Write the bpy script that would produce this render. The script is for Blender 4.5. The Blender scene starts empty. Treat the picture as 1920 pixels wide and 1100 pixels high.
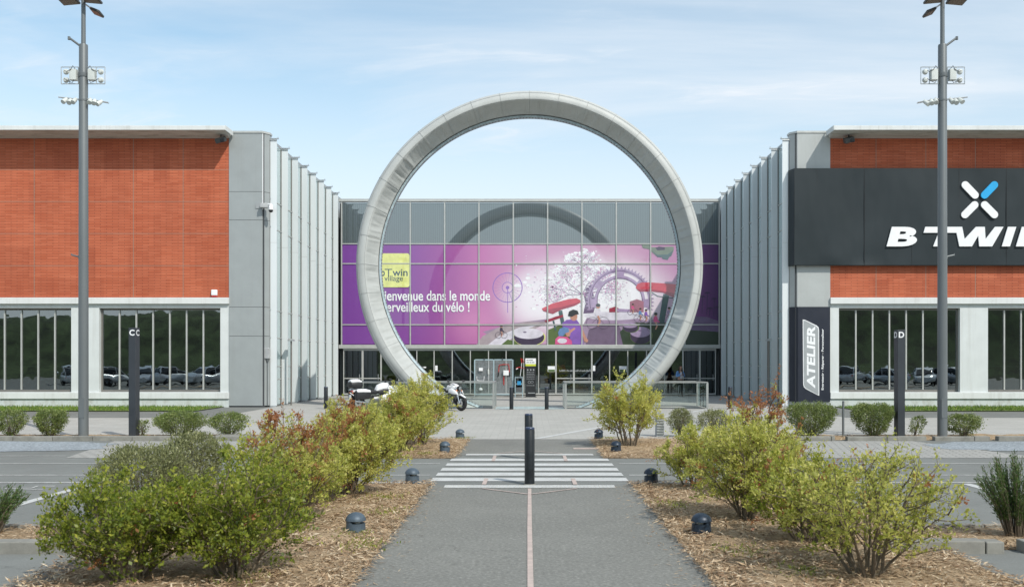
import bpy, math, random
import numpy as np
from mathutils import Vector, Matrix

C = bpy.context.scene
COL = C.collection
R = math.radians

# ---------------------------------------------------------------- camera, world, sun, exposure
CAM_H = 2.0
F, VX, VY = 1867.0, 993.0, 677.0          # focal length and vanishing point measured on the 1920 px photograph
cam_d = bpy.data.cameras.new('camera')
cam = bpy.data.objects.new('camera', cam_d)
COL.objects.link(cam)
cam.location = (0, 0, CAM_H)
cam.rotation_euler = (R(90), 0, 0)
cam_d.sensor_fit = 'HORIZONTAL'
cam_d.sensor_width = 36
cam_d.lens = 36 * F / 1920
cam_d.shift_x = -(VX - 960) / 1920
cam_d.shift_y = (VY - 550) / 1920
cam_d.clip_start = 0.1
cam_d.clip_end = 3000
cam_d.dof.use_dof = True
cam_d.dof.focus_distance = 38
cam_d.dof.aperture_fstop = 4.5
C.camera = cam
C.render.resolution_x, C.render.resolution_y = 1024, 586

SUN_TO = Vector((0.74, -1.0, 1.23)).normalized()      # towards the sun
SUN_EL = math.asin(SUN_TO.z)
SUN_AZ = math.atan2(SUN_TO.x, SUN_TO.y)
sd = bpy.data.lights.new('sun', 'SUN')
sd.energy = 3.0
sd.angle = R(0.5)
sd.color = (1.0, 0.955, 0.88)
so = bpy.data.objects.new('sun', sd)
COL.objects.link(so)
so.location = (30, -40, 60)
so.rotation_euler = (-SUN_TO).to_track_quat('-Z', 'Y').to_euler()

w = bpy.data.worlds.new('World')
C.world = w
w.use_nodes = True
nt = w.node_tree
nt.nodes.clear()
def N(tree, typ, **kw):
    n = tree.nodes.new(typ)
    for k, v in kw.items():
        if k in ('inp',):
            for i, val in v.items():
                n.inputs[i].default_value = val
        else:
            setattr(n, k, v)
    return n
def math_n(t, op, a, b=None, c=None, clamp=False):
    n = t.nodes.new('ShaderNodeMath'); n.operation = op; n.use_clamp = clamp
    for i, x in enumerate((a, b, c)):
        if x is None: continue
        if isinstance(x, (int, float)): n.inputs[i].default_value = x
        else: t.links.new(x, n.inputs[i])
    return n.outputs[0]
def mix_rgb(t, fac, a, b, mode='MIX'):
    n = t.nodes.new('ShaderNodeMix'); n.data_type = 'RGBA'; n.blend_type = mode
    for idx, x in ((0, fac), (6, a), (7, b)):
        if isinstance(x, (int, float)): n.inputs[idx].default_value = x
        elif isinstance(x, tuple): n.inputs[idx].default_value = x if len(x) == 4 else (*x, 1)
        else: t.links.new(x, n.inputs[idx])
    return n.outputs[2]
def ramp(t, fac, stops, interp='LINEAR'):
    n = t.nodes.new('ShaderNodeValToRGB'); n.color_ramp.interpolation = interp
    e = n.color_ramp.elements
    while len(e) < len(stops): e.new(0.5)
    for i, (p, c) in enumerate(stops):
        e[i].position = p
        e[i].color = (c, c, c, 1) if isinstance(c, (int, float)) else (*c, 1)
    t.links.new(fac, n.inputs[0])
    return n.outputs[0]
def maprange(t, v, a, b, c=0.0, d=1.0, smooth=False):
    n = t.nodes.new('ShaderNodeMapRange')
    if smooth: n.interpolation_type = 'SMOOTHSTEP'
    t.links.new(v, n.inputs[0])
    for i, x in enumerate((a, b, c, d)): n.inputs[i + 1].default_value = x
    return n.outputs[0]

SKY_STR = 0.14
sky = N(nt, 'ShaderNodeTexSky', sky_type='NISHITA', sun_disc=False, sun_elevation=SUN_EL, sun_rotation=SUN_AZ,
        altitude=50, air_density=1.0, dust_density=1.0, ozone_density=1.0)
geo = N(nt, 'ShaderNodeTexCoord')
sep = N(nt, 'ShaderNodeSeparateXYZ'); nt.links.new(geo.outputs['Generated'], sep.inputs[0])
zc = math_n(nt, 'MAXIMUM', sep.outputs[2], 0.0)
den = math_n(nt, 'ADD', zc, 0.12)
u = math_n(nt, 'DIVIDE', sep.outputs[0], den)
v = math_n(nt, 'DIVIDE', sep.outputs[1], den)
cv = N(nt, 'ShaderNodeCombineXYZ')
nt.links.new(math_n(nt, 'MULTIPLY', u, 0.75), cv.inputs[0])
nt.links.new(math_n(nt, 'MULTIPLY', v, 1.5), cv.inputs[1])
cl1 = N(nt, 'ShaderNodeTexNoise', inp={'Scale': 0.75, 'Detail': 8.0, 'Roughness': 0.58, 'Distortion': 0.5})
nt.links.new(cv.outputs[0], cl1.inputs['Vector'])
cv2 = N(nt, 'ShaderNodeCombineXYZ')
nt.links.new(math_n(nt, 'ADD', math_n(nt, 'MULTIPLY', u, 1.6), math_n(nt, 'MULTIPLY', v, 0.8)), cv2.inputs[0])
nt.links.new(math_n(nt, 'MULTIPLY', v, 3.6), cv2.inputs[1]); cv2.inputs[2].default_value = 3.7
cl2 = N(nt, 'ShaderNodeTexNoise', inp={'Scale': 1.6, 'Detail': 9.0, 'Roughness': 0.62, 'Distortion': 0.7})
nt.links.new(cv2.outputs[0], cl2.inputs['Vector'])
soft = maprange(nt, cl1.outputs['Fac'], 0.34, 0.70, 0.16, 0.66, True)
wisp = maprange(nt, cl2.outputs['Fac'], 0.54, 0.78, 0.0, 0.50, True)
side_haze = maprange(nt, sep.outputs[0], -0.30, 0.55, 0.0, 0.30)
cloud = math_n(nt, 'ADD', math_n(nt, 'ADD', soft, side_haze), math_n(nt, 'MULTIPLY', wisp, soft), clamp=True)
haz = maprange(nt, zc, 0.06, 0.36, 0.93, 0.08, True)
white = math_n(nt, 'MAXIMUM', cloud, haz)
CLOUD = tuple(x / SKY_STR for x in (0.74, 0.79, 0.845))
tinted = mix_rgb(nt, 1.0, sky.outputs[0], (1.0, 1.17, 1.08, 1), 'MULTIPLY')
skyc = mix_rgb(nt, white, tinted, CLOUD)
bg = N(nt, 'ShaderNodeBackground'); bg.inputs[1].default_value = SKY_STR
nt.links.new(skyc, bg.inputs[0])
wo = N(nt, 'ShaderNodeOutputWorld'); nt.links.new(bg.outputs[0], wo.inputs[0])

C.view_settings.view_transform = 'Standard'
C.view_settings.look = 'None'
C.view_settings.exposure = 0.26
C.view_settings.gamma = 1
C.view_settings.use_curve_mapping = False
C.render.engine = 'CYCLES'
C.cycles.max_bounces = 7
C.cycles.transparent_max_bounces = 24
C.cycles.caustics_reflective = False
C.cycles.caustics_refractive = False

# ---------------------------------------------------------------- measuring helpers (photo pixels to metres)
def gx(px, D): return (px - VX) * D / F
def gz(py, D): return CAM_H + (VY - py) * D / F
def gd(py, z=0.0): return (CAM_H - z) * F / (py - VY)

# ---------------------------------------------------------------- mesh builder
def offset_of(p):
    o = Vector((0, 0, 0))
    while p is not None:
        o = o + p.location
        p = p.parent
    return o
class MB:
    def __init__(s):
        s.v = []; s.f = []; s.m = []; s.cur = 0
    def mat(s, i):
        s.cur = i; return s
    def add(s, vs, fs):
        b = len(s.v)
        s.v += [tuple(p) for p in vs]
        for q in fs:
            s.f.append(tuple(b + i for i in q)); s.m.append(s.cur)
        return s
    def box(s, x0, x1, y0, y1, z0, z1):
        if x0 > x1: x0, x1 = x1, x0
        if y0 > y1: y0, y1 = y1, y0
        if z0 > z1: z0, z1 = z1, z0
        vs = [(x0,y0,z0),(x1,y0,z0),(x1,y1,z0),(x0,y1,z0),(x0,y0,z1),(x1,y0,z1),(x1,y1,z1),(x0,y1,z1)]
        return s.add(vs, [(0,3,2,1),(4,5,6,7),(0,1,5,4),(1,2,6,5),(2,3,7,6),(3,0,4,7)])
    def obox(s, c, size, rot=None):
        m = (rot or Matrix.Identity(3))
        hx, hy, hz = (q / 2 for q in size)
        vs = [Vector(c) + m @ Vector(p) for p in [(-hx,-hy,-hz),(hx,-hy,-hz),(hx,hy,-hz),(-hx,hy,-hz),(-hx,-hy,hz),(hx,-hy,hz),(hx,hy,hz),(-hx,hy,hz)]]
        return s.add(vs, [(0,3,2,1),(4,5,6,7),(0,1,5,4),(1,2,6,5),(2,3,7,6),(3,0,4,7)])
    def tube(s, pts, rad, n=8, caps=True):
        pts = [Vector(p) for p in pts]
        if isinstance(rad, (int, float)): rad = [rad] * len(pts)
        ref = None; rings = []
        for i, p in enumerate(pts):
            t = (pts[min(i + 1, len(pts) - 1)] - pts[max(i - 1, 0)])
            t = t.normalized() if t.length > 1e-9 else Vector((0, 0, 1))
            if ref is None:
                ref = t.orthogonal().normalized()
            a = (ref - t * ref.dot(t))
            a = a.normalized() if a.length > 1e-6 else t.orthogonal().normalized()
            ref = a
            b = t.cross(a)
            rings.append([p + (a * math.cos(2*math.pi*k/n) + b * math.sin(2*math.pi*k/n)) * rad[i] for k in range(n)])
        return s.loft(rings, caps)
    def cyl(s, p0, p1, r0, r1=None, n=16, caps=True):
        return s.tube([p0, p1], [r0, r0 if r1 is None else r1], n, caps)
    def loft(s, rings, caps=True, closed=False):
        n = len(rings[0]); vs = [p for r in rings for p in r]; fs = []
        m = len(rings)
        for i in range(m if closed else m - 1):
            j = (i + 1) % m
            for k in range(n):
                l = (k + 1) % n
                fs.append((i*n+k, i*n+l, j*n+l, j*n+k))
        if caps and not closed:
            fs.append(tuple(range(n - 1, -1, -1))); fs.append(tuple((m-1)*n + k for k in range(n)))
        return s.add(vs, fs)
    def lathe(s, prof, c=(0,0,0), n=24, axis='z', caps=True):
        rings = []
        for r, h in prof:
            ring = []
            for k in range(n):
                a = 2*math.pi*k/n
                p = (r*math.cos(a), r*math.sin(a), h)
                if axis == 'y': p = (p[0], p[2], -p[1])
                if axis == 'x': p = (p[2], p[0], p[1])
                ring.append((c[0]+p[0], c[1]+p[1], c[2]+p[2]))
            rings.append(ring)
        return s.loft(rings, caps)
    def torus(s, c, R0, r, axis='y', n=28, m=8, squash=1.0):
        rings = []
        for i in range(n):
            a = 2*math.pi*i/n; ring = []
            for k in range(m):
                b = 2*math.pi*k/m
                rr = R0 + r*math.cos(b); h = r*squash*math.sin(b)
                p = (rr*math.cos(a), h, rr*math.sin(a)) if axis == 'y' else ((h, rr*math.cos(a), rr*math.sin(a)) if axis == 'x' else (rr*math.cos(a), rr*math.sin(a), h))
                ring.append((c[0]+p[0], c[1]+p[1], c[2]+p[2]))
            rings.append(ring)
        return s.loft(rings, False, True)
    def ellipsoid(s, c, r, n=16, m=10):
        rings = []
        for i in range(m + 1):
            t = math.pi * min(max(i / m, 0.015), 0.985)
            rings.append([(c[0]+r[0]*math.sin(t)*math.cos(2*math.pi*k/n), c[1]+r[1]*math.sin(t)*math.sin(2*math.pi*k/n), c[2]-r[2]*math.cos(t)) for k in range(n)])
        return s.loft(rings, True)
    def sect(s, secs, n=20, e=2.6, axis='x'):
        """loft of super-ellipse sections (x, cy, cz, half width, half height)"""
        rings = []
        for x, cy, cz, hw, hh in secs:
            ring = []
            for k in range(n):
                a = 2*math.pi*k/n
                ca, sa = math.cos(a), math.sin(a)
                ring.append((x, cy + hw*math.copysign(abs(ca)**(2/e), ca), cz + hh*math.copysign(abs(sa)**(2/e), sa)))
            rings.append(ring)
        return s.loft(rings, True)
    def prism_y(s, pts, y0, y1):
        """polygon in XZ extruded along Y from y0 (front) to y1"""
        n = len(pts)
        vs = [(x, y0, z) for x, z in pts] + [(x, y1, z) for x, z in pts]
        fs = [tuple(range(n)), tuple(range(2*n-1, n-1, -1))] + [(k, n+k, n+(k+1) % n, (k+1) % n) for k in range(n)]
        return s.add(vs, fs)
    def flat_y(s, pts, y):
        return s.add([(x, y, z) for x, z in pts], [tuple(range(len(pts)))])
    def sheet(s, x0, x1, y0, y1, z):
        return s.add([(x0,y0,z),(x1,y0,z),(x1,y1,z),(x0,y1,z)], [(0,1,2,3)])
    def strip(s, pts, w, z):
        """flat painted line on the ground along pts"""
        L = []; Rr = []
        pts = [Vector((p[0], p[1], 0)) for p in pts]
        for i, p in enumerate(pts):
            t = (pts[min(i+1, len(pts)-1)] - pts[max(i-1, 0)]).normalized()
            nn = Vector((-t.y, t.x, 0)) * w / 2
            L.append((p.x+nn.x, p.y+nn.y, z)); Rr.append((p.x-nn.x, p.y-nn.y, z))
        n = len(pts)
        return s.add(L + Rr, [(n+i, n+i+1, i+1, i) for i in range(n-1)])
    def build(s, name, mats, parent=None, smooth=False, bevel=0, local=False, ang=40):
        me = bpy.data.meshes.new(name)
        vs = s.v
        if parent is not None and not local:
            o = offset_of(parent)
            vs = [(p[0]-o.x, p[1]-o.y, p[2]-o.z) for p in vs]
        me.from_pydata(vs, [], s.f)
        if not isinstance(mats, (list, tuple)): mats = [mats]
        for m in mats: me.materials.append(m)
        me.polygons.foreach_set('material_index', s.m)
        if smooth:
            me.polygons.foreach_set('use_smooth', [True]*len(s.f))
            me.set_sharp_from_angle(angle=R(ang))
        me.update()
        ob = bpy.data.objects.new(name, me)
        COL.objects.link(ob)
        if parent is not None: ob.parent = parent
        if bevel:
            b = ob.modifiers.new('bevel', 'BEVEL'); b.width = bevel; b.segments = 2; b.limit_method = 'ANGLE'; b.angle_limit = R(50)
        return ob
def tag(o, label=None, cat=None, group=None, kind=None):
    if label: o['label'] = label
    if cat: o['category'] = cat
    if group: o['group'] = group
    if kind: o['kind'] = kind
    return o
def thing(name, label, cat, loc=(0,0,0), rz=0, group=None):
    o = bpy.data.objects.new(name, None)
    COL.objects.link(o)
    o.empty_display_size = 0.3
    o.location = loc
    o.rotation_euler = (0, 0, rz)
    return tag(o, label, cat, group)
def copy_tree(o, parent=None, swap=None):
    c = o.copy(); COL.objects.link(c)
    if parent is not None: c.parent = parent
    if swap and c.type == 'MESH':
        for i, sl in enumerate(c.material_slots):
            if sl.material and sl.material.name in swap:
                nm = sl.material.name
                sl.link = 'OBJECT'; sl.material = swap[nm]
    for ch in list(o.children): copy_tree(ch, c, swap)
    return c
def struct(mb, name, m, smooth=False, bevel=0):
    return tag(mb.build(name, m, None, smooth, bevel), kind='structure')

def text_geo(txt, bold=0.0, shear=0.0, spacing=1.0, line=1.0):
    cu = bpy.data.curves.new('t', 'FONT')
    cu.body = txt; cu.size = 1; cu.offset = bold; cu.shear = shear; cu.space_character = spacing; cu.resolution_u = 4; cu.space_line = line
    ob = bpy.data.objects.new('t', cu)
    me = bpy.data.meshes.new_from_object(ob)
    vs = np.array([p.co[:] for p in me.vertices]); fs = [tuple(p.vertices) for p in me.polygons]
    bpy.data.objects.remove(ob); bpy.data.curves.remove(cu); bpy.data.meshes.remove(me)
    vs[:, 0] -= vs[:, 0].min(); vs[:, 1] -= vs[:, 1].min()
    return vs, fs
def put_text(mb, txt, org, U, V, wid, hei, bold=0.0, shear=0.0, spacing=1.0):
    """lettering fitted in wid x hei from corner org along unit vectors U, V"""
    vs, fs = text_geo(txt, bold, shear, spacing)
    sx = wid / vs[:, 0].max(); sy = hei / vs[:, 1].max()
    U, V, org = Vector(U), Vector(V), Vector(org)
    mb.add([org + U*(p[0]*sx) + V*(p[1]*sy) for p in vs], fs)

# ---------------------------------------------------------------- materials
def new_mat(name):
    m = bpy.data.materials.new(name); m.use_nodes = True
    t = m.node_tree; t.nodes.clear()
    out = t.nodes.new('ShaderNodeOutputMaterial')
    return m, t, out
def coord(t, kind='Object'):
    return t.nodes.new('ShaderNodeTexCoord').outputs[kind]
def noise(t, vec, scale, detail=3, rough=0.55, dist=0.0):
    n = t.nodes.new('ShaderNodeTexNoise')
    n.inputs['Scale'].default_value = scale; n.inputs['Detail'].default_value = detail
    n.inputs['Roughness'].default_value = rough; n.inputs['Distortion'].default_value = dist
    t.links.new(vec, n.inputs['Vector'])
    return n.outputs['Fac']
def mapping(t, vec, scale=(1,1,1), loc=(0,0,0), rot=(0,0,0)):
    n = t.nodes.new('ShaderNodeMapping')
    n.inputs['Scale'].default_value = scale; n.inputs['Location'].default_value = loc; n.inputs['Rotation'].default_value = rot
    t.links.new(vec, n.inputs['Vector'])
    return n.outputs[0]
def bump(t, h, strength=0.3, dist=0.01):
    n = t.nodes.new('ShaderNodeBump'); n.inputs['Strength'].default_value = strength; n.inputs['Distance'].default_value = dist
    t.links.new(h, n.inputs['Height'])
    return n.outputs[0]
def principled(t, out, col, rough=0.5, metal=0.0, spec=0.5, normal=None):
    p = t.nodes.new('ShaderNodeBsdfPrincipled')
    for key, x in (('Base Color', col), ('Roughness', rough)):
        if isinstance(x, tuple): p.inputs[key].default_value = (*x[:3], 1)
        elif isinstance(x, (int, float)): p.inputs[key].default_value = x
        else: t.links.new(x, p.inputs[key])
    p.inputs['Metallic'].default_value = metal
    p.inputs['Specular IOR Level'].default_value = spec
    if normal is not None: t.links.new(normal, p.inputs['Normal'])
    if out is not None: t.links.new(p.outputs[0], out.inputs[0])
    return p
def scl(c, k): return tuple(min(1.0, x*k) for x in c)
def pmat(name, col, rough=0.5, metal=0.0, var=0.12, scale=3.0, bmp=0.0, bscale=60, spec=0.5, stretch=(1,1,1)):
    m, t, out = new_mat(name)
    v = mapping(t, coord(t), stretch)
    f = noise(t, v, scale, 4, 0.6)
    c = mix_rgb(t, maprange(t, f, 0.3, 0.7), scl(col, 1-var), scl(col, 1+var))
    nn = bump(t, noise(t, v, bscale, 3), bmp) if bmp else None
    rr = maprange(t, f, 0.3, 0.7, max(0.02, rough-0.06), min(1, rough+0.06))
    principled(t, out, c, rr, metal, spec, nn)
    return m
def glass_mat(name, tint, refl, rough=0.0, wav=0.0):
    m, t, out = new_mat(name)
    tr = t.nodes.new('ShaderNodeBsdfTransparent'); tr.inputs[0].default_value = (*tint, 1)
    gl = t.nodes.new('ShaderNodeBsdfGlossy'); gl.inputs['Roughness'].default_value = rough; gl.inputs[0].default_value = (0.92, 0.98, 1, 1)
    fr = t.nodes.new('ShaderNodeFresnel'); fr.inputs[0].default_value = 1.45
    if wav:
        b = bump(t, noise(t, coord(t), 0.9, 2), wav, 0.02)
        t.links.new(b, gl.inputs['Normal'])
    fac = math_n(t, 'ADD', fr.outputs[0], refl, clamp=True)
    mx = t.nodes.new('ShaderNodeMixShader')
    t.links.new(fac, mx.inputs[0]); t.links.new(tr.outputs[0], mx.inputs[1]); t.links.new(gl.outputs[0], mx.inputs[2])
    t.links.new(mx.outputs[0], out.inputs[0])
    return m
def coat(t, out, shader, refl, rough=0.02, wav=0.0):
    gl = t.nodes.new('ShaderNodeBsdfGlossy'); gl.inputs['Roughness'].default_value = rough; gl.inputs[0].default_value = (0.92, 0.98, 1, 1)
    if wav:
        t.links.new(bump(t, noise(t, coord(t), 0.7, 2), wav, 0.02), gl.inputs['Normal'])
    fr = t.nodes.new('ShaderNodeFresnel'); fr.inputs[0].default_value = 1.45
    fac = math_n(t, 'ADD', fr.outputs[0], refl, clamp=True)
    mx = t.nodes.new('ShaderNodeMixShader')
    t.links.new(fac, mx.inputs[0]); t.links.new(shader, mx.inputs[1]); t.links.new(gl.outputs[0], mx.inputs[2])
    t.links.new(mx.outputs[0], out.inputs[0])

M = {}
# --- ground surfaces
def asphalt(name, col, grain=0.55, gscale=55):
    m, t, out = new_mat(name)
    v = coord(t)
    big = noise(t, v, 0.35, 4, 0.6); mid = noise(t, v, 2.3, 5, 0.65)
    fine = noise(t, v, gscale, 2, 0.7); vor = t.nodes.new('ShaderNodeTexVoronoi'); vor.inputs['Scale'].default_value = gscale*0.9
    t.links.new(v, vor.inputs['Vector'])
    c = mix_rgb(t, maprange(t, big, 0.3, 0.7), scl(col, 0.86), scl(col, 1.10))
    c = mix_rgb(t, maprange(t, mid, 0.35, 0.75, 0, 0.5), c, scl(col, 0.80))
    c = mix_rgb(t, maprange(t, fine, 0.52, 0.72, 0, grain), c, scl(col, 1.9))
    c = mix_rgb(t, maprange(t, fine, 0.46, 0.30, 0, grain), c, scl(col, 0.50))
    st = noise(t, mapping(t, v, (1, 0.35, 1)), 0.8, 5, 0.7)
    c = mix_rgb(t, maprange(t, st, 0.56, 0.72, 0, 0.28), c, scl(col, 0.62))
    sp_ = noise(t, v, 3.1, 2, 0.5)
    c = mix_rgb(t, maprange(t, sp_, 0.70, 0.76, 0, 0.35), c, scl(col, 0.5))
    vc = t.nodes.new('ShaderNodeTexVoronoi'); vc.feature = 'DISTANCE_TO_EDGE'; vc.inputs['Scale'].default_value = 0.38
    wob = t.nodes.new('ShaderNodeVectorMath'); wob.operation = 'ADD'
    nz = t.nodes.new('ShaderNodeTexNoise'); nz.inputs['Scale'].default_value = 1.7; nz.inputs['Detail'].default_value = 6
    t.links.new(v, nz.inputs['Vector']); t.links.new(v, wob.inputs[0]); t.links.new(nz.outputs['Color'], wob.inputs[1]); t.links.new(wob.outputs[0], vc.inputs['Vector'])
    crack = maprange(t, vc.outputs['Distance'], 0.0, 0.006, 1.0, 0.0)
    cm_ = math_n(t, 'MULTIPLY', crack, maprange(t, big, 0.50, 0.60))
    c = mix_rgb(t, math_n(t, 'MULTIPLY', cm_, 0.6), c, scl(col, 0.35))
    principled(t, out, c, 0.86, 0, 0.35, bump(t, fine, 0.5, 0.006))
    return m
M['asphalt'] = asphalt('lot_asphalt', (0.190, 0.197, 0.185), 0.2, 40)
M['path'] = asphalt('path_asphalt', (0.200, 0.200, 0.182), 0.5, 26)
def paving(name, col, bw, rh, rot=0.0, var=0.16, mort=0.012, dark=0.55):
    m, t, out = new_mat(name)
    v = coord(t)
    b = t.nodes.new('ShaderNodeTexBrick')
    b.inputs['Scale'].default_value = 1.0; b.inputs['Brick Width'].default_value = bw; b.inputs['Row Height'].default_value = rh
    b.inputs['Mortar Size'].default_value = mort; b.inputs['Mortar Smooth'].default_value = 0.3; b.inputs['Bias'].default_value = 0.0
    b.inputs['Color1'].default_value = (*scl(col, 1-var), 1); b.inputs['Color2'].default_value = (*scl(col, 1+var), 1)
    b.inputs['Mortar'].default_value = (*scl(col, dark), 1)
    t.links.new(mapping(t, v, rot=(0, 0, rot)), b.inputs['Vector'])
    st = noise(t, v, 0.5, 5, 0.65); f2 = noise(t, v, 14, 3)
    c = mix_rgb(t, maprange(t, st, 0.35, 0.7, 0, 0.55), b.outputs['Color'], scl(col, 0.80))
    c = mix_rgb(t, maprange(t, f2, 0.4, 0.7, 0, 0.3), c, scl(col, 1.25))
    principled(t, out, c, 0.85, 0, 0.3, bump(t, b.outputs['Fac'], -0.4, 0.01))
    return m
M['pavers'] = paving('plaza_pavers', (0.405, 0.398, 0.368), 0.42, 0.21, 0.0, 0.09, 0.010, 0.68)
M['bay_pavers'] = paving('bay_pavers', (0.37, 0.365, 0.34), 0.34, 0.17, R(12), 0.10, 0.022, 0.42)
M['gravel'] = asphalt('bluish_gravel', (0.27, 0.30, 0.32), 0.9, 16)
M['concrete'] = pmat('kerb_concrete', (0.235, 0.23, 0.205), 0.9, var=0.25, scale=4, bmp=0.3, bscale=60)
m, t, out = new_mat('white_paint')
v = coord(t)
c = mix_rgb(t, maprange(t, noise(t, v, 3, 5, 0.7), 0.35, 0.7), (0.56, 0.565, 0.55), (0.44, 0.445, 0.43))
c = mix_rgb(t, maprange(t, noise(t, v, 17, 6, 0.75), 0.56, 0.66, 0, 0.75), c, (0.27, 0.275, 0.26))
principled(t, out, c, 0.75); M['paint'] = m
M['worn_paint'] = pmat('worn_paint', (0.45, 0.45, 0.43), 0.8, var=0.25, scale=7)
M['pink_paint'] = pmat('faded_pink_paint', (0.47, 0.385, 0.345), 0.8, var=0.16, scale=6)
m, t, out = new_mat('straw_mulch')
v = coord(t)
a = noise(t, mapping(t, v, (1, 3.2, 1)), 16, 6, 0.75, 1.5); b_ = noise(t, mapping(t, v, (3, 1, 1)), 19, 5, 0.7, 1.2); cc = noise(t, v, 1.3, 4)
c = ramp(t, a, [(0.28, (0.15, 0.095, 0.055)), (0.44, (0.34, 0.235, 0.14)), (0.58, (0.52, 0.39, 0.25)), (0.74, (0.68, 0.56, 0.41))])
c = mix_rgb(t, maprange(t, b_, 0.42, 0.62, 0, 0.55), c, (0.52, 0.40, 0.26))
c = mix_rgb(t, maprange(t, cc, 0.48, 0.68, 0, 0.6), c, (0.25, 0.165, 0.095))
principled(t, out, c, 0.9, 0, 0.2, bump(t, a, 0.9, 0.03))
M['mulch'] = m
m, t, out = new_mat('straw_chips')
oi = t.nodes.new('ShaderNodeAttribute'); oi.attribute_name = 'tint'
principled(t, out, ramp(t, oi.outputs['Fac'], [(0, (0.20, 0.12, 0.07)), (0.25, (0.35, 0.235, 0.14)), (0.7, (0.50, 0.37, 0.235)), (1, (0.62, 0.52, 0.38))]), 0.85, 0, 0.25)
M['chips'] = m
M['soil_grass'] = pmat('lawn', (0.10, 0.14, 0.035), 0.9, var=0.35, scale=6, bmp=0.6, bscale=40)
m, t, out = new_mat('grass_blades')
oi = t.nodes.new('ShaderNodeAttribute'); oi.attribute_name = 'tint'
principled(t, out, ramp(t, oi.outputs['Fac'], [(0, (0.06, 0.12, 0.015)), (0.7, (0.14, 0.24, 0.03)), (1, (0.3, 0.3, 0.08))]), 0.7, 0, 0.3)
M['grass'] = m
M['hill'] = pmat('hill_grass', (0.06, 0.085, 0.035), 0.95, var=0.75, scale=0.45, bmp=0.5, bscale=2)
# --- buildings
m, t, out = new_mat('orange_brick')
v = coord(t)
sx = t.nodes.new('ShaderNodeSeparateXYZ'); t.links.new(v, sx.inputs[0])
cb = t.nodes.new('ShaderNodeCombineXYZ'); t.links.new(sx.outputs[0], cb.inputs[0]); t.links.new(sx.outputs[2], cb.inputs[1])
b = t.nodes.new('ShaderNodeTexBrick')
b.offset = 0.5
for k, x in (('Scale', 1.0), ('Brick Width', 0.52), ('Row Height', 0.0695), ('Mortar Size', 0.013), ('Mortar Smooth', 0.2), ('Bias', 0.0)): b.inputs[k].default_value = x
BR = (0.50, 0.098, 0.040)
b.inputs['Color1'].default_value = (0.46, 0.108, 0.048, 1); b.inputs['Color2'].default_value = (0.56, 0.155, 0.077, 1)
b.inputs['Mortar'].default_value = (0.26, 0.070, 0.040, 1)
t.links.new(cb.outputs[0], b.inputs['Vector'])
pb = t.nodes.new('ShaderNodeTexBrick')          # panels of differing batches of brick
for k, x in (('Scale', 1.0), ('Brick Width', 0.72), ('Row Height', 1.40), ('Mortar Size', 0.0), ('Bias', 0.0)): pb.inputs[k].default_value = x
pb.inputs['Color1'].default_value = (0.86, 0.82, 0.82, 1); pb.inputs['Color2'].default_value = (1.12, 1.16, 1.16, 1)
t.links.new(cb.outputs[0], pb.inputs['Vector'])
c = mix_rgb(t, 0.8, b.outputs['Color'], pb.outputs['Color'], 'MULTIPLY')
c = mix_rgb(t, maprange(t, noise(t, v, 0.6, 5, 0.65), 0.4, 0.75, 0, 0.22), c, (0.58, 0.20, 0.11))
c = mix_rgb(t, maprange(t, noise(t, mapping(t, v, (3, 1, 0.25)), 1.1, 5, 0.7), 0.52, 0.8, 0, 0.35), c, (0.26, 0.065, 0.035))
principled(t, out, c, 0.8, 0, 0.3, bump(t, b.outputs['Fac'], -0.7, 0.012))
M['brick'] = m
def streaked(name, col, dirt, amt=0.5, rough=0.75, metal=0.0, sc=1.0):
    m, t, out = new_mat(name)
    v = coord(t)
    c = mix_rgb(t, maprange(t, noise(t, v, 1.4, 5, 0.6), 0.3, 0.7), scl(col, 0.94), scl(col, 1.05))
    s1 = noise(t, mapping(t, v, (3.2*sc, 3.2*sc, 0.16)), 1.0, 6, 0.72)
    c = mix_rgb(t, maprange(t, s1, 0.52, 0.80, 0, amt), c, dirt)
    s2 = noise(t, v, 5.5, 4, 0.7)
    c = mix_rgb(t, maprange(t, s2, 0.60, 0.78, 0, amt*0.6), c, dirt)
    principled(t, out, c, maprange(t, s1, 0.3, 0.7, rough-0.08, min(1, rough+0.1)), metal, 0.5, bump(t, noise(t, v, 0.55, 2), 0.12, 0.05))
    return m
M['white_wall'] = streaked('white_render', (0.62, 0.65, 0.645), (0.42, 0.42, 0.39), 0.5)
M['white_sill'] = streaked('white_sill', (0.66, 0.68, 0.67), (0.40, 0.39, 0.35), 0.6)
m, t, out = new_mat('stained_plinth')
v = coord(t)
c = mix_rgb(t, maprange(t, noise(t, mapping(t, v, (2, 2, 1)), 1.8, 6, 0.7), 0.45, 0.7), (0.56, 0.60, 0.59), (0.42, 0.43, 0.39))
principled(t, out, c, 0.85); M['plinth'] = m
m, t, out = new_mat('concrete_soffit')
v = coord(t)
c = mix_rgb(t, maprange(t, noise(t, mapping(t, v, (0.6, 2.5, 2.5)), 1.6, 6, 0.7), 0.48, 0.72), (0.55, 0.55, 0.52), (0.28, 0.26, 0.23))
principled(t, out, c, 0.85); M['soffit'] = m
M['clad'] = streaked('grey_cladding', (0.335, 0.36, 0.362), (0.24, 0.25, 0.24), 0.30, 0.42, 0.12)
M['clad_light'] = streaked('pale_cladding', (0.42, 0.44, 0.432), (0.30, 0.31, 0.29), 0.30, 0.42, 0.12)
M['dark_gap'] = pmat('dark_gap', (0.05, 0.055, 0.06), 0.8)
m, t, out = new_mat('frosted_fin')
v = coord(t)
c = mix_rgb(t, maprange(t, noise(t, mapping(t, v, (1, 1, 0.15)), 1.2, 4), 0.3, 0.7), (0.66, 0.70, 0.71), (0.74, 0.775, 0.785))
p = principled(t, None, c, 0.3, 0, 0.5)
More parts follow.
